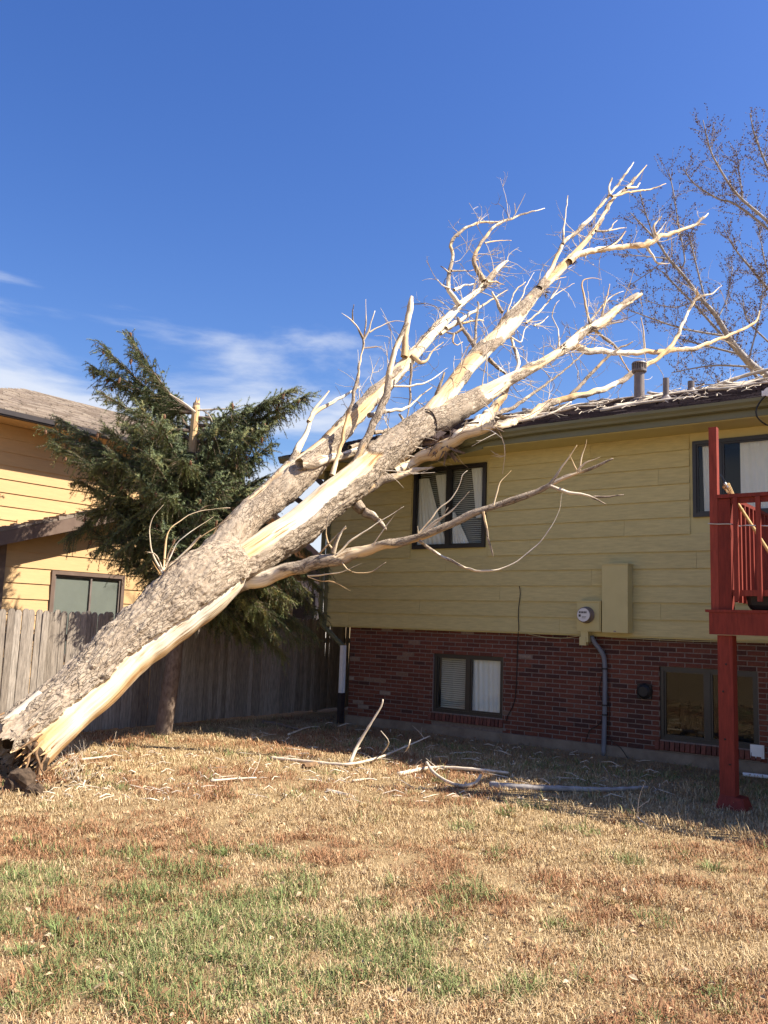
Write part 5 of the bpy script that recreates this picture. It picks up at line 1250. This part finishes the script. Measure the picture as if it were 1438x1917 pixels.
for pts, val in needle_paths:
    P_ = np.array([tuple(p) for p in pts]); seg = np.diff(P_, axis=0); Ln = np.linalg.norm(seg, axis=1)
    n_ = int(Ln.sum() / 0.0040)
    i = RNG.integers(0, len(seg), n_); t = RNG.random(n_)[:, None]; base_ = P_[i] + seg[i] * t
    dr = seg[i] / Ln[i][:, None]
    rd = RNG.normal(size=(n_, 3)); rd -= dr * (rd * dr).sum(1)[:, None]; rd /= np.linalg.norm(rd, axis=1)[:, None] + 1e-9
    nd = dr * .65 + rd; nd /= np.linalg.norm(nd, axis=1)[:, None]
    ln = RNG.uniform(.024, .042, n_)[:, None]; wd = np.cross(nd, rd + dr * .3); wd /= np.linalg.norm(wd, axis=1)[:, None] + 1e-9; wd *= .0038
    VV.append(np.stack([base_ - wd, base_ + wd, base_ + nd * ln], 1)); VA.append(np.repeat(np.clip(val + RNG.normal(0, .10, n_), 0, 1), 3))
print('needle paths', len(needle_paths)); VV = np.concatenate(VV).reshape(-1, 3); VA = np.concatenate(VA)
nt_ = len(VV) // 3
me_ = fast_mesh('needles', VV, np.arange(nt_ * 3), np.arange(nt_) * 3, np.full(nt_, 3)); at = me_.attributes.new('v', 'FLOAT', 'POINT'); at.data.foreach_set('value', VA.astype(np.float32))
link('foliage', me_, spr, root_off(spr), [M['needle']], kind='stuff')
b = MB()
for pts, val in needle_paths[::2]: b.tube(pts, np.linspace(.005, .002, len(pts)), 3)
b.build('shoots', M['spruce_bark'], spr, kind='stuff')
b = MB()
for p in random.sample(cone_pts, min(90, len(cone_pts))):
    d_ = Vector((random.gauss(0, .2), random.gauss(0, .2), -1)).normalized(); L_ = random.uniform(.06, .1)
    b.tube([p, p + d_ * L_ * .2, p + d_ * L_ * .55, p + d_ * L_ * .9, p + d_ * L_], [.006, .016, .019, .011, .003], 7)
b.build('cones', M['cone'], spr, kind='stuff')
# bare pale inner limbs that show at the broken top
for l_ in ([(366, 772, 5), (345, 755, 4), (318, 738, 3)], [(370, 768, 4), (410, 766, 3), (435, 765, 3)], [(205, 820, 3), (185, 808, 3), (165, 798, 2)], [(375, 766, 3), (390, 775, 2), (398, 790, 2)]):
    pts = [at_y(x, y, 11.9) for x, y, w in l_]; b = MB(); b.tube(catmull(pts, .08), np.linspace(l_[0][2] * .0035, l_[-1][2] * .003, len(catmull(pts, .08))), 6); b.build('branch', M['twig'], spr)

# ================================================================== BARE TREE BEHIND THE HOUSE
TY = 21.0; BTB = at_y(1640, 1180, TY); BTB.z = 0
bt = thing('bare_tree', 'leafless budding tree rising behind the right end of the roof', 'tree', (BTB.x, BTB.y, 0)); bt['_off'] = (BTB.x, BTB.y, 0.0)
def bp(l_, dd=0.0, d2=0.0): return [(at_y(x, y, TY + dd + (d2 - dd) * i / max(1, len(l_) - 1)), w) for i, (x, y, w) in enumerate(l_)]
fork = at_y(1560, 800, TY)
b = MB(); c = catmull([BTB + Vector((0, 0, -.2)), BTB.lerp(fork, .5) + Vector((.1, 0, 0)), fork, at_y(1545, 560, TY), at_y(1530, 380, TY), at_y(1515, 250, TY)], .3); b.tube(c, np.linspace(.30, .03, len(c)), 12); b.build('trunk', M['bare_bark'], bt, smooth=True)
BT = [
 ([(1560, 800, 26), (1500, 752, 24), (1438, 704, 19), (1407, 682, 18), (1376, 648, 16), (1357, 619, 14), (1338, 588, 12), (1313, 560, 10), (1282, 519, 8), (1250, 482, 7), (1232, 454, 6), (1200, 419, 4), (1180, 398, 2)], 0, -.8),
 ([(1500, 780, 12), (1424, 713, 9), (1394, 676, 8), (1345, 620, 7), (1300, 570, 6), (1270, 540, 5), (1240, 508, 3)], .5, .8),
 ([(1540, 520, 12), (1470, 460, 9), (1438, 416, 8), (1391, 375, 7), (1369, 350, 6), (1344, 310, 5), (1329, 278, 4), (1316, 225, 2)], 0, -.5),
 ([(1470, 462, 8), (1438, 429, 7), (1376, 382, 6), (1344, 372, 5), (1300, 344, 4), (1280, 317, 2)], 0, .6),
 ([(1525, 420, 9), (1460, 350, 7), (1438, 316, 6), (1413, 253, 4), (1404, 212, 2)], 0, .2),
 ([(1550, 640, 10), (1480, 580, 8), (1438, 541, 7), (1407, 504, 6), (1376, 466, 4), (1357, 432, 2)], .4, .8),
 ([(1266, 502, 5), (1282, 490, 4), (1270, 419, 3), (1260, 356, 3), (1250, 312, 1.5)], -.4, -.6), ([(1322, 570, 5), (1300, 482, 4), (1290, 440, 2)], -.3, -.2), ([(1225, 447, 4), (1203, 381, 3), (1198, 355, 1.5)], -.7, -.7),
 ([(1357, 629, 6), (1282, 616, 5), (1225, 598, 4), (1175, 579, 2)], 0, -.4), ([(1384, 663, 6), (1313, 645, 5), (1266, 632, 3)], 0, .5), ([(1410, 687, 6), (1350, 684, 5), (1313, 687, 4), (1257, 698, 2)], 0, .3),
 ([(1250, 484, 4), (1210, 480, 3), (1150, 475, 2)], -.6, -.9), ([(1400, 680, 5), (1420, 600, 4), (1428, 540, 3), (1425, 500, 2)], .2, .6), ([(1344, 596, 4), (1360, 560, 3), (1372, 500, 2)], 0, .4), ([(1440, 705, 6), (1380, 718, 4), (1300, 720, 2)], 0, .2),
 ([(1391, 375, 4), (1385, 330, 3), (1378, 280, 1.5)], 0, .3), ([(1250, 482, 3), (1215, 510, 3), (1170, 540, 1.5)], -.5, -.2), ([(1313, 560, 4), (1260, 575, 3), (1200, 560, 1.5)], -.3, .3),
 ([(1450, 560, 5), (1430, 480, 3), (1420, 420, 1.5)], .5, .8), ([(1438, 640, 5), (1400, 600, 4), (1390, 560, 2)], .8, 1.2)]
twm = MB(); bud = MB()
def add_bud(p):
    s_ = random.uniform(.018, .036); d_ = Vector((random.gauss(0, 1), random.gauss(0, 1), random.gauss(0.3, 1))).normalized(); e_ = d_.orthogonal().normalized() * s_ * .45; f_ = d_.cross(e_)
    bud.add([p, p + d_ * s_ * .6 + e_, p + d_ * s_ * .6 - e_ * .5 + f_, p + d_ * s_ * .6 - e_ * .5 - f_, p + d_ * s_ * 1.6], [(0, 1, 2), (0, 2, 3), (0, 3, 1), (1, 4, 2), (2, 4, 3), (3, 4, 1)])
def bt_twig(p, d_, L_, r_, lev):
    n_ = 5; pts = [p]; dr = d_.normalized()
    for i in range(n_):
        dr = (dr + Vector((random.gauss(0, .10), random.gauss(0, .10), random.gauss(.05, .10)))).normalized(); pts.append(pts[-1] + dr * L_ / n_)
    twm.tube(pts, np.linspace(r_, r_ * .45, n_ + 1), 4, cap=False)
    nb_ = int(L_ / (.085)) + 1
    for _ in range(nb_):
        i = random.randint(0, n_ - 1); add_bud(pts[i].lerp(pts[i + 1], random.random()) + Vector((random.gauss(0, .02), random.gauss(0, .02), random.gauss(0, .02))))
    add_bud(pts[-1])
    if lev > 0:
        for _ in range(random.randint(2, 3)):
            i = random.randint(1, n_ - 1); s_ = Vector((random.gauss(0, 1), random.gauss(0, 1), random.gauss(.3, 1))).normalized()
            bt_twig(pts[i], dr + s_ * .75, L_ * random.uniform(.4, .65), r_ * .6, lev - 1)
for l_, a_, b2 in BT:
    P = bp(l_, a_, b2); c = catmull([(p.x, p.y, p.z, w * .5 * pxm(p)) for p, w in P], .12); b = MB(); b.tube(c[:, :3], np.maximum(c[:, 3] * .72, .004), 8); b.build('limb', M['bare_bark'], bt, smooth=True)
    Ls = np.linalg.norm(np.diff(c[:, :3], axis=0), axis=1).sum()
    for _ in range(int(Ls * 9)):
        i = random.randint(int(len(c) * .25), len(c) - 2); p = Vector(c[i, :3]); t = (Vector(c[i + 1, :3]) - p).normalized(); s_ = Vector((random.gauss(0, 1), random.gauss(0, .8), random.gauss(.4, .8))).normalized()
        bt_twig(p, t * .7 + s_ * .9, random.uniform(.25, .75), random.uniform(.0045, .008), 1)
twm.build('twigs', M['bare_bark'], bt, kind='stuff'); bud.build('buds', M['bud'], bt, kind='stuff')

# ================================================================== BROKEN WOOD ON THE ROOF
def roof_pt(x, y, h=0.03): return H(x, y, roof_z(y) + h)
def roof_px(px, py, h=0.03):
    """point of the roof seen at a pixel"""
    Nn = (Vector((0, 0, 1)) - N * SLOPE); P = on_plane(px, py, H(0, EAVE_Y, EAVE_Z + h), Nn); return P
def stick(name, pts, r0, r1, m, label=None, cat='branch', group=None, n=8, twigs=0):
    c = catmull(pts, .06); root = MB(); root.tube(c, np.linspace(r0, r1, len(c)) * (1 + .12 * np.sin(np.arange(len(c)) * 1.7)), n)
    for _ in range(twigs):
        i = random.randint(1, len(c) - 2); t = Vector(c[i + 1] - c[i]).normalized(); s_ = Vector((random.gauss(0, 1), random.gauss(0, 1), abs(random.gauss(0, 1)))).normalized()
        grow_twig(root, Vector(c[i]), t * .6 + s_ * .7, random.uniform(.15, .4), .004, 4, 1)
    o = root.build(name, m, smooth=True)
    if label: setp(o, label, cat, group)
    return o
rb_lab = 'pale broken branch lying among others on the brown roof shingles'
RBR = [((1085, 1.9), (1130, 2.2)), ]
for k in range(18):
    x = random.uniform(1.6, 6.3); y = random.uniform(.9, 3.0) if k % 3 else random.uniform(2.4, 3.1)
    ang = random.gauss(0.25, .45); L_ = random.uniform(.4, 1.5); pts = []
    for i in range(5):
        u = i / 4 - .5; xx = x + math.cos(ang) * L_ * u; yy = min(3.15, y + math.sin(ang) * L_ * u + .08 * math.sin(i * 2.1 + k)); pts.append(roof_pt(xx, yy, .03 + .10 * random.random() * (1 if i in (0, 4) else .4)))
    stick('broken_branch', pts, random.uniform(.014, .034), random.uniform(.006, .014), M['twig'] if random.random() < .85 else M['twig_dark'], rb_lab, 'branch', 'broken branches on the roof', 7, 2)
p = [roof_pt(4.05, .35), roof_pt(4.4, .55, .05), roof_pt(4.9, .75, .04), roof_pt(5.2, .78, .03)]
stick('broken_branch', p, .03, .012, M['twig'], 'pale branch lying in front of the round roof flue', 'branch', 'broken branches on the roof', 8, 2)
p = [roof_pt(2.55, .1), roof_pt(2.9, .05, .04), roof_pt(3.3, .3, .08), roof_pt(3.45, .7, .2)]
stick('broken_branch', p, .022, .01, M['twig'], 'curved pale branch on the roof edge left of the flue', 'branch', 'broken branches on the roof', 8, 2)
p = [H(4.9, 2.9, roof_z(2.9) + .05), H(5.3, 3.1, roof_z(3.1) + .14), H(5.9, 3.2, roof_z(3.2) + .2), H(6.4, 3.2, roof_z(3.2) + .18)]
stick('broken_branch', p, .035, .014, M['twig'], 'longest pale branch along the roof ridge right of the vent pipes', 'branch', 'broken branches on the roof', 8, 4)
b = MB()
for _ in range(150):
    x, y = random.uniform(.8, 6.6), random.uniform(.2, 3.1); a_ = random.uniform(0, 3.14); L_ = random.uniform(.05, .28); p = roof_pt(x, y, .028); q = roof_pt(x + L_ * math.cos(a_), min(3.2, y + L_ * math.sin(a_)), .032); b.tube([p, (p + q) / 2 + Vector((0, 0, .02)), q], [.006, .006, .003], 4)
o = b.build('twig_litter', M['twig']); setp(o, 'small pale twigs and chips scattered over the roof', 'twigs', kind='stuff')

# ================================================================== BROKEN WOOD ON THE GROUND
def gp(px_, py_, h=0.0, base=None):
    """ground point, or a point h above ground seen at that pixel directly over base"""
    if base is None: return on_z(px_, py_, h)
    return at_y(px_, py_, base.y)
def gbranch(label, segs, m=M['twig'], twigs=2):
    root = thing('broken_branch', label, 'branch', segs[0][0][0] if False else (0, 0, 0), 0, 'broken branches on the lawn')
    p0 = segs[0][0][0]; root.location = (p0.x, p0.y, 0)
    for k, (pts, r0, r1, mm) in enumerate(segs):
        c = catmull(pts, .05); b = MB(); b.tube(c, np.linspace(r0, r1, len(c)) * (1 + .10 * np.sin(np.arange(len(c)) * 1.9 + k)), 8)
        if k == 0:
            for _ in range(twigs):
                i = random.randint(1, len(c) - 2); grow_twig(b, Vector(c[i]), Vector((random.gauss(0, 1), random.gauss(0, 1), abs(random.gauss(.5, .5)))), random.uniform(.12, .3), .004, 4, 1)
        b.build('stem' if k == 0 else 'side_branch', mm or m, root, off=(-p0.x, -p0.y, 0), smooth=True)
    return root
B0 = on_z(655, 1432)
gbranch('forked pale branch with one stem standing upright on the lawn', [
    ([gp(507, 1419, .03), gp(560, 1424, .03), gp(620, 1430, .03), gp(660, 1430, .04), gp(710, 1418, .05), gp(745, 1404, .08), at_y(805, 1378, on_z(745, 1408).y)], .022, .008, None),
    ([gp(655, 1430, .03), at_y(670, 1395, B0.y), at_y(697, 1350, B0.y), at_y(714, 1322, B0.y), at_y(717, 1309, B0.y)], .022, .008, None),
    ([gp(655, 1430, .03), at_y(662, 1410, B0.y), at_y(675, 1400, B0.y)], .010, .005, None),
    ([gp(715, 1412, .04), at_y(728, 1390, B0.y), at_y(713, 1368, B0.y)], .010, .004, None),
    ([gp(765, 1412, .02), at_y(768, 1385, B0.y + .1), at_y(764, 1400, B0.y), gp(755, 1412, .02)], .008, .004, None)])
gbranch('curved grey branch bent in a bow on the lawn edge of the shade', [
    ([gp(745, 1450, .02), gp(790, 1440, .03), gp(828, 1437, .04), gp(885, 1440, .05), gp(952, 1447, .04)], .025, .014, None),
    ([at_y(799, 1428, 9.6), gp(812, 1446, .06), gp(835, 1462, .04), gp(864, 1471, .03), gp(890, 1466, .04), gp(900, 1452, .08)], .016, .018, None)])
gbranch('long straight grey log branch lying in the house shade', [
    ([gp(917, 1470, .03), gp(980, 1474, .04), gp(1047, 1476, .04), gp(1130, 1478, .04), gp(1212, 1474, .04)], .036, .016, M['bare_bark']),
    ([gp(935, 1490, .0), at_y(937, 1472, 9.15), at_y(934, 1456, 9.15)], .012, .008, M['twig']), ([gp(968, 1490, .0), at_y(965, 1476, 9.15), at_y(962, 1462, 9.15)], .010, .006, M['twig'])])
for lab, pts, r_ in (('thin white twig stuck in the lawn at the shadow edge', [(1192, 1528), (1205, 1540), (1222, 1551)], .007),
                     ('pale flat stick in front of the trunk on bare straw', [(395, 1462), (440, 1458), (480, 1456)], .014), ('pale short stick beside the root end of the trunk', [(152, 1422), (185, 1418), (215, 1414)], .014),
                     ('slender pale stick lying left of the curved branch', [(660, 1462), (690, 1458), (705, 1460)], .013),
                     ('dark stick in the shade by the fence base', [(492, 1352), (520, 1356), (560, 1366)], .03), ('grey stick in the shade near the white downspout', [(540, 1375), (575, 1362), (600, 1360)], .015)):
    stick('broken_branch', [on_z(x, y, .025) for x, y in pts], r_, r_ * .5, M['twig'] if 'dark' not in lab else M['twig_dark'], lab, 'branch', 'broken branches on the lawn', 8, 1)
def slab(label, a_, b_, w, m=M['twig'], t=.03):
    p, q = on_z(*a_), on_z(*b_); d_ = (q - p); s_ = d_.cross(Vector((0, 0, 1))).normalized(); bb = MB(); vs = []; n_ = 9
    for i in range(n_):
        u = i / (n_ - 1); ww = w * (.35 + .65 * math.sin(math.pi * (u * .8 + .1))) * (1 + .3 * mn.noise(Vector((u * 5, w * 40, 0)))); c_ = p + d_ * u + Vector((0, 0, .015 + t * .4))
        vs += [c_ - s_ * ww, c_ - s_ * ww * .4 + Vector((0, 0, t)), c_ + s_ * ww * .4 + Vector((0, 0, t * (1 + .4 * mn.noise(Vector((u * 7, 2, 0)))))), c_ + s_ * ww, c_ - Vector((0, 0, t * .4))]
    fs = [(i * 5 + j, i * 5 + (j + 1) % 5, (i + 1) * 5 + (j + 1) % 5, (i + 1) * 5 + j) for i in range(n_ - 1) for j in range(5)] + [(0, 1, 2, 3, 4), tuple(range((n_ - 1) * 5, n_ * 5))[::-1]]
    bb.add(vs, fs); setp(bb.build('bark_slab', m), label, 'bark slab', 'slabs of bark and wood on the lawn')
slab('small brown bark piece beside the forked upright branch', (568, 1440), (592, 1436), .06, M['rootwood'])
slab('short pale wood chip on the bare straw below the forked branch', (612, 1484), (650, 1493), .022, M['twig'], .015)
b = MB()
for _ in range(420):
    px_, py_ = (random.uniform(440, 1250), random.uniform(1352, 1500)) if random.random() < .75 else (random.uniform(60, 420), random.uniform(1400, 1500))
    p = on_z(px_, py_, .012); hx_, hy_, _z = to_house(p)
    if hy_ > -.1 and hx_ > -.3: continue
    a_ = random.uniform(0, 6.28); L_ = random.uniform(.04, .30) * random.random() + .03
    q = p + Vector((math.cos(a_), math.sin(a_), random.uniform(0, .15))) * L_; m_ = (p + q) / 2 + Vector((random.gauss(0, .1) * L_, random.gauss(0, .1) * L_, random.uniform(0, .03)))
    b.tube([p, m_, q], [random.uniform(.003, .007)] * 2 + [.002], 4)
o = b.build('twig_litter', M['twig']); setp(o, 'small broken twigs and wood chips littering the lawn by the house', 'twigs', kind='stuff')
b = MB()
for _ in range(1100):
    t = random.uniform(0, 6.28); rr = abs(random.gauss(.55, .28)); p = Vector((PIT.x + 1.1 * rr * math.cos(t), PIT.y + rr * math.sin(t), 0)); z_ = ground_z(p.x, p.y); s_ = random.uniform(.006, .03)
    vs = [p + Vector((random.uniform(-1, 1) * s_, random.uniform(-1, 1) * s_, z_ + s_ * q)) for q in (-.3, .2, .3, .9, 1.0)]
    b.add(vs, [(0, 1, 3), (1, 2, 4), (2, 0, 4), (0, 3, 4), (1, 4, 3)])
o = b.build('loose_soil', M['soil']); setp(o, 'crumbled dark soil thrown up round the torn root end', 'soil', kind='stuff')

# ================================================================== GRASS, LEAVES
def in_house(x, y):
    qx, qy = x - A.x, y - A.y; return qx * D.x + qy * D.y, qx * N.x + qy * N.y
def patch_noise(X, Y, s, seed):
    return np.array([mn.noise(Vector((x * s, y * s, seed))) for x, y in zip(X, Y)])
gn = 220; GX = np.linspace(-9, 8, gn); GY = np.linspace(1, 16, gn)
def field(s, seed, o=3):
    out = np.zeros((gn, gn))
    for j, y in enumerate(GY):
        for i, x in enumerate(GX): out[j, i] = fbm(Vector((x * s, y * s, seed)), o)
    return out
F1, F2, F3, F4, F5 = field(.8, 3.3), field(2.2, 8.1), field(.6, 15.7), field(3.3, 22.2, 2), field(7.5, 31.4, 2)
def samp(F, x, y):
    fx = np.clip((x - GX[0]) / (GX[-1] - GX[0]) * (gn - 1), 0, gn - 1.001); fy = np.clip((y - GY[0]) / (GY[-1] - GY[0]) * (gn - 1), 0, gn - 1.001)
    i, j = fx.astype(int), fy.astype(int); u, v = fx - i, fy - j
    return F[j, i] * (1 - u) * (1 - v) + F[j, i + 1] * u * (1 - v) + F[j + 1, i] * (1 - u) * v + F[j + 1, i + 1] * u * v
def ss(a, b, x):
    t = np.clip((x - a) / (b - a), 0, 1); return t * t * (3 - 2 * t)
def grass(n_, rmin, rmax, hscale, name, label, flatf=.45, only_green=False):
    rr = rmin * (rmax / rmin) ** RNG.random(n_); th = RNG.uniform(R(-44), R(44), n_)
    x, y = rr * np.sin(th), rr * np.cos(th)
    hx, hy = in_house(x, y)
    green = ss(-.08, .38, samp(F2, x, y) * .65 + samp(F4, x, y) * .5 + samp(F5, x, y) * .5 + .60 * np.exp(-(((x + 1.35) / 1.45) ** 2 + ((y - 4.7) / 1.35) ** 2) ** 2) + .34 * np.exp(-(((x + .0) / .9) ** 2 + ((y - 4.2) / 1.0) ** 2)) - .34)
    shade_green = np.exp(-((hy + 1.3) / .7) ** 2) * ss(-.25, .2, samp(F2, x, y)) * .9 * (hx > 1.5)
    green = np.maximum(green, shade_green)
    russ = ss(-.02, .42, samp(F1, x, y) + .35 * samp(F4, x, y) + .32 * np.exp(-(((x - 1.3) / 1.3) ** 2 + ((y - 5.0) / 1.3) ** 2)) + .25 * np.exp(-(((x + 2.2) / .7) ** 2 + ((y - 6.2) / .7) ** 2)) + .0)
    russ *= 1 - ss(6.6, 7.2, y) * (x > 1.2)
    bare = ss(.18, .45, samp(F3, x, y) - .1)
    keep = (hy < -.04) | (hx < -.2)
    keep &= RNG.random(n_) > bare * .3
    keep &= RNG.random(n_) < .48 + .7 * ss(-.45, .25, samp(F5, x, y) + .5 * samp(F4, x, y))
    keep &= ~((hy > -.55) & (hx > -.3) & (RNG.random(n_) < .75))
    keep &= ((x - PIT.x) / .42) ** 2 + ((y - PIT.y) / .36) ** 2 > 1
    keep &= (hx > FX + .05)
    isg = RNG.random(n_) < green * .62
    if only_green: keep &= isg
    x, y, russ, isg, rr = x[keep], y[keep], russ[keep], isg[keep], rr[keep]; n_ = len(x)
    isr = (RNG.random(n_) < russ * .85) & ~isg
    z = 0.018 * 0 + np.zeros(n_)
    clump = .45 + 1.1 * ss(-.45, .6, samp(F4, x, y) + .5 * samp(F5, x, y))
    h = np.where(isg, RNG.uniform(.03, .07, n_), np.where(isr, RNG.uniform(.02, .055, n_), RNG.uniform(.015, .05, n_))) * clump * hscale * (.5 + 1.3 * RNG.random(n_) ** 2.2)
    flat = RNG.random(n_) < flatf
    lean = np.where(flat, RNG.uniform(1.2, 1.9, n_), np.where(isg, RNG.uniform(.2, 1.3, n_), RNG.uniform(.3, 1.6, n_))); az = RNG.uniform(0, 2 * np.pi, n_)
    w = RNG.uniform(.0011, .0024, n_) * (1 + .35 * np.maximum(0, rr[:] - 5) / 3); 
    dirh = np.stack([np.cos(az), np.sin(az)], 1); sd = np.stack([-np.sin(az + RNG.normal(0, .6, n_)), np.cos(az)], 1)
    L_ = h * np.where(isg, 1.0, 1.25)
    b0 = np.stack([x, y, z - .012], 1); s3 = np.concatenate([sd, np.zeros((n_, 1))], 1) * w[:, None]; d3 = np.concatenate([dirh, np.zeros((n_, 1))], 1); up3 = np.array([0, 0, 1.])
    m_ = b0 + d3 * (L_ * .5 * np.sin(lean * .6))[:, None] + up3 * (L_ * .55 * np.cos(lean * .6) + .012)[:, None]
    t_ = m_ + d3 * (L_ * .5 * np.sin(lean * 1.25))[:, None] + up3 * (L_ * .5 * np.cos(lean * 1.25))[:, None]
    V_ = np.stack([b0 - s3, b0 + s3, m_ + s3 * .8, m_ - s3 * .8, t_], 1).reshape(-1, 3)
    V_[:, 2] = np.maximum(V_[:, 2], -.012); V_[:, 2] += np.repeat(np.where(flat, RNG.uniform(.006, .02, n_), 0), 5)
    base_ = np.arange(n_)[:, None] * 5
    loops = np.concatenate([base_ + np.array([[0, 1, 2, 3]]), base_ + np.array([[3, 2, 4]])], 1).ravel()
    starts = (np.arange(n_)[:, None] * 7 + np.array([[0, 4]])).ravel(); tot = np.tile([4, 3], n_)
    t1 = RNG.random(n_)[:, None]
    cg = np.array([.115, .145, .045]) * (1 - t1) + np.array([.27, .29, .11]) * t1
    cs = np.array([.34, .22, .10]) * (1 - t1) + np.array([.63, .475, .27]) * t1
    crr = np.array([.20, .092, .042]) * (1 - t1) + np.array([.44, .235, .118]) * t1
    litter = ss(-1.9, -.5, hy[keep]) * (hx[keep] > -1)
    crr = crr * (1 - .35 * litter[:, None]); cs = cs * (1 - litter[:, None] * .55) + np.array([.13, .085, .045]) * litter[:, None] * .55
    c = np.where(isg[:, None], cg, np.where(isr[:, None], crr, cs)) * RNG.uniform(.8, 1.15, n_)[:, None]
    c4 = np.concatenate([c, np.ones((n_, 1))], 1); c5 = np.repeat(c4, 5, 0)
    me_ = fast_mesh(name, V_, loops, starts, tot); at = me_.color_attributes.new('Col', 'FLOAT_COLOR', 'POINT'); at.data.foreach_set('color', c5.astype(np.float32).ravel())
    o = link(name, me_, mats=[M['grass']]); setp(o, label, 'grass', kind='stuff')
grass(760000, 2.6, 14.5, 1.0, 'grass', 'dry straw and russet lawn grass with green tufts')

def tufts():
    V_, C_ = [], []
    for _ in range(330):
        r_ = 3.0 * 3.2 ** random.random(); t = random.uniform(R(-30), R(30)); cx, cy = r_ * math.sin(t), r_ * math.cos(t); hx, hy = in_house(cx, cy)
        if hy > -1.2 or hx < FX + .3: continue
        gm_ = math.exp(-(((cx + 1.2) / 1.5) ** 2 + ((cy - 4.6) / 1.5) ** 2)); kind = 'g' if random.random() < gm_ * .75 + .04 else ('r' if random.random() < .4 else 's')
        n_ = random.randint(40, 110); rad_ = random.uniform(.03, .10); hh = random.uniform(.05, .10) * (1 if kind == 'g' else .8)
        for _k in range(n_):
            a_ = random.uniform(0, 6.28); q = math.sqrt(random.random()); x, y = cx + math.cos(a_) * q * rad_, cy + math.sin(a_) * q * rad_; L_ = hh * random.uniform(.5, 1.15); ln_ = random.uniform(.15, .6) + q * .8; b_ = a_ + random.gauss(0, .5)
            w = random.uniform(.0012, .0024); sx, sy = -math.sin(b_) * w, math.cos(b_) * w; dx, dy = math.cos(b_), math.sin(b_)
            mx_, mz_ = L_ * .5 * math.sin(ln_ * .6), L_ * .5 * math.cos(ln_ * .6); tx_, tz_ = mx_ + L_ * .5 * math.sin(ln_ * 1.4), max(.004, mz_ + L_ * .5 * math.cos(ln_ * 1.4))
            V_ += [(x - sx, y - sy, -.01), (x + sx, y + sy, -.01), (x + dx * mx_ + sx * .8, y + dy * mx_ + sy * .8, mz_), (x + dx * mx_ - sx * .8, y + dy * mx_ - sy * .8, mz_), (x + dx * tx_, y + dy * tx_, tz_)]
            u = random.random(); lo, hi = {'g': ((.085, .13, .04), (.24, .29, .10)), 'r': ((.22, .11, .05), (.45, .26, .13)), 's': ((.36, .25, .11), (.70, .55, .30))}[kind]
            C_ += [tuple(l + (h_ - l) * u for l, h_ in zip(lo, hi)) + (1,)] * 5
    n_ = len(V_) // 5; base_ = np.arange(n_)[:, None] * 5
    me_ = fast_mesh('grass_tufts', np.array(V_), np.concatenate([base_ + np.array([[0, 1, 2, 3]]), base_ + np.array([[3, 2, 4]])], 1).ravel(), (np.arange(n_)[:, None] * 7 + np.array([[0, 4]])).ravel(), np.tile([4, 3], n_))
    at = me_.color_attributes.new('Col', 'FLOAT_COLOR', 'POINT'); at.data.foreach_set('color', np.array(C_, np.float32).ravel())
    o = link('grass_tufts', me_, mats=[M['grass']]); setp(o, 'longer tufts of green, straw and russet grass in the lawn', 'grass', kind='stuff')
tufts()
def leaves(n_):
    b = MB()
    for _ in range(n_):
        r_ = 2.8 * (5.0) ** random.random(); t = random.uniform(R(-34), R(34)); x, y = r_ * math.sin(t), r_ * math.cos(t); hx, hy = in_house(x, y)
        if hy > -.1 and hx > -.3 or hx < FX + .1: continue
        s_ = random.uniform(.008, .024); a_ = random.uniform(0, 6.28); p = Vector((x, y, random.uniform(.012, .05))); u = Vector((math.cos(a_), math.sin(a_), random.gauss(0, .35))).normalized() * s_; v = Vector((-math.sin(a_), math.cos(a_), random.gauss(0, .5))).normalized() * s_ * .6; w = u.cross(v).normalized() * s_ * .35
        b.add([p - u, p - v + w, p + u * .3 - v * .8 + w, p + u * 1.1, p + u * .3 + v * .9 + w, p + v + w, p], [(0, 1, 6), (1, 2, 6), (2, 3, 6), (3, 4, 6), (4, 5, 6), (5, 0, 6)], 0, random.random())
    m = attr_mat('dry_leaf', 'v', [(0, (.20, .10, .05)), (.5, (.42, .27, .14)), (1, (.58, .46, .30))], .8, 30, .2, 0)
    o = b.build('fallen_leaves', m); setp(o, 'dry curled leaves and pale wood chips strewn in the lawn', 'leaves', kind='stuff')
leaves(1900)
# wispy dead weeds by the torn root
b = MB()
for _ in range(70):
    p = on_z(random.uniform(90, 160), random.uniform(1410, 1470)); grow_twig(b, p, Vector((random.gauss(0, .4), random.gauss(0, .4), 1)), random.uniform(.08, .28), .0022, 5, 1)
o = b.build('dead_weeds', M['twig']); setp(o, 'wispy dead weeds beside the torn root end', 'weeds', kind='stuff')
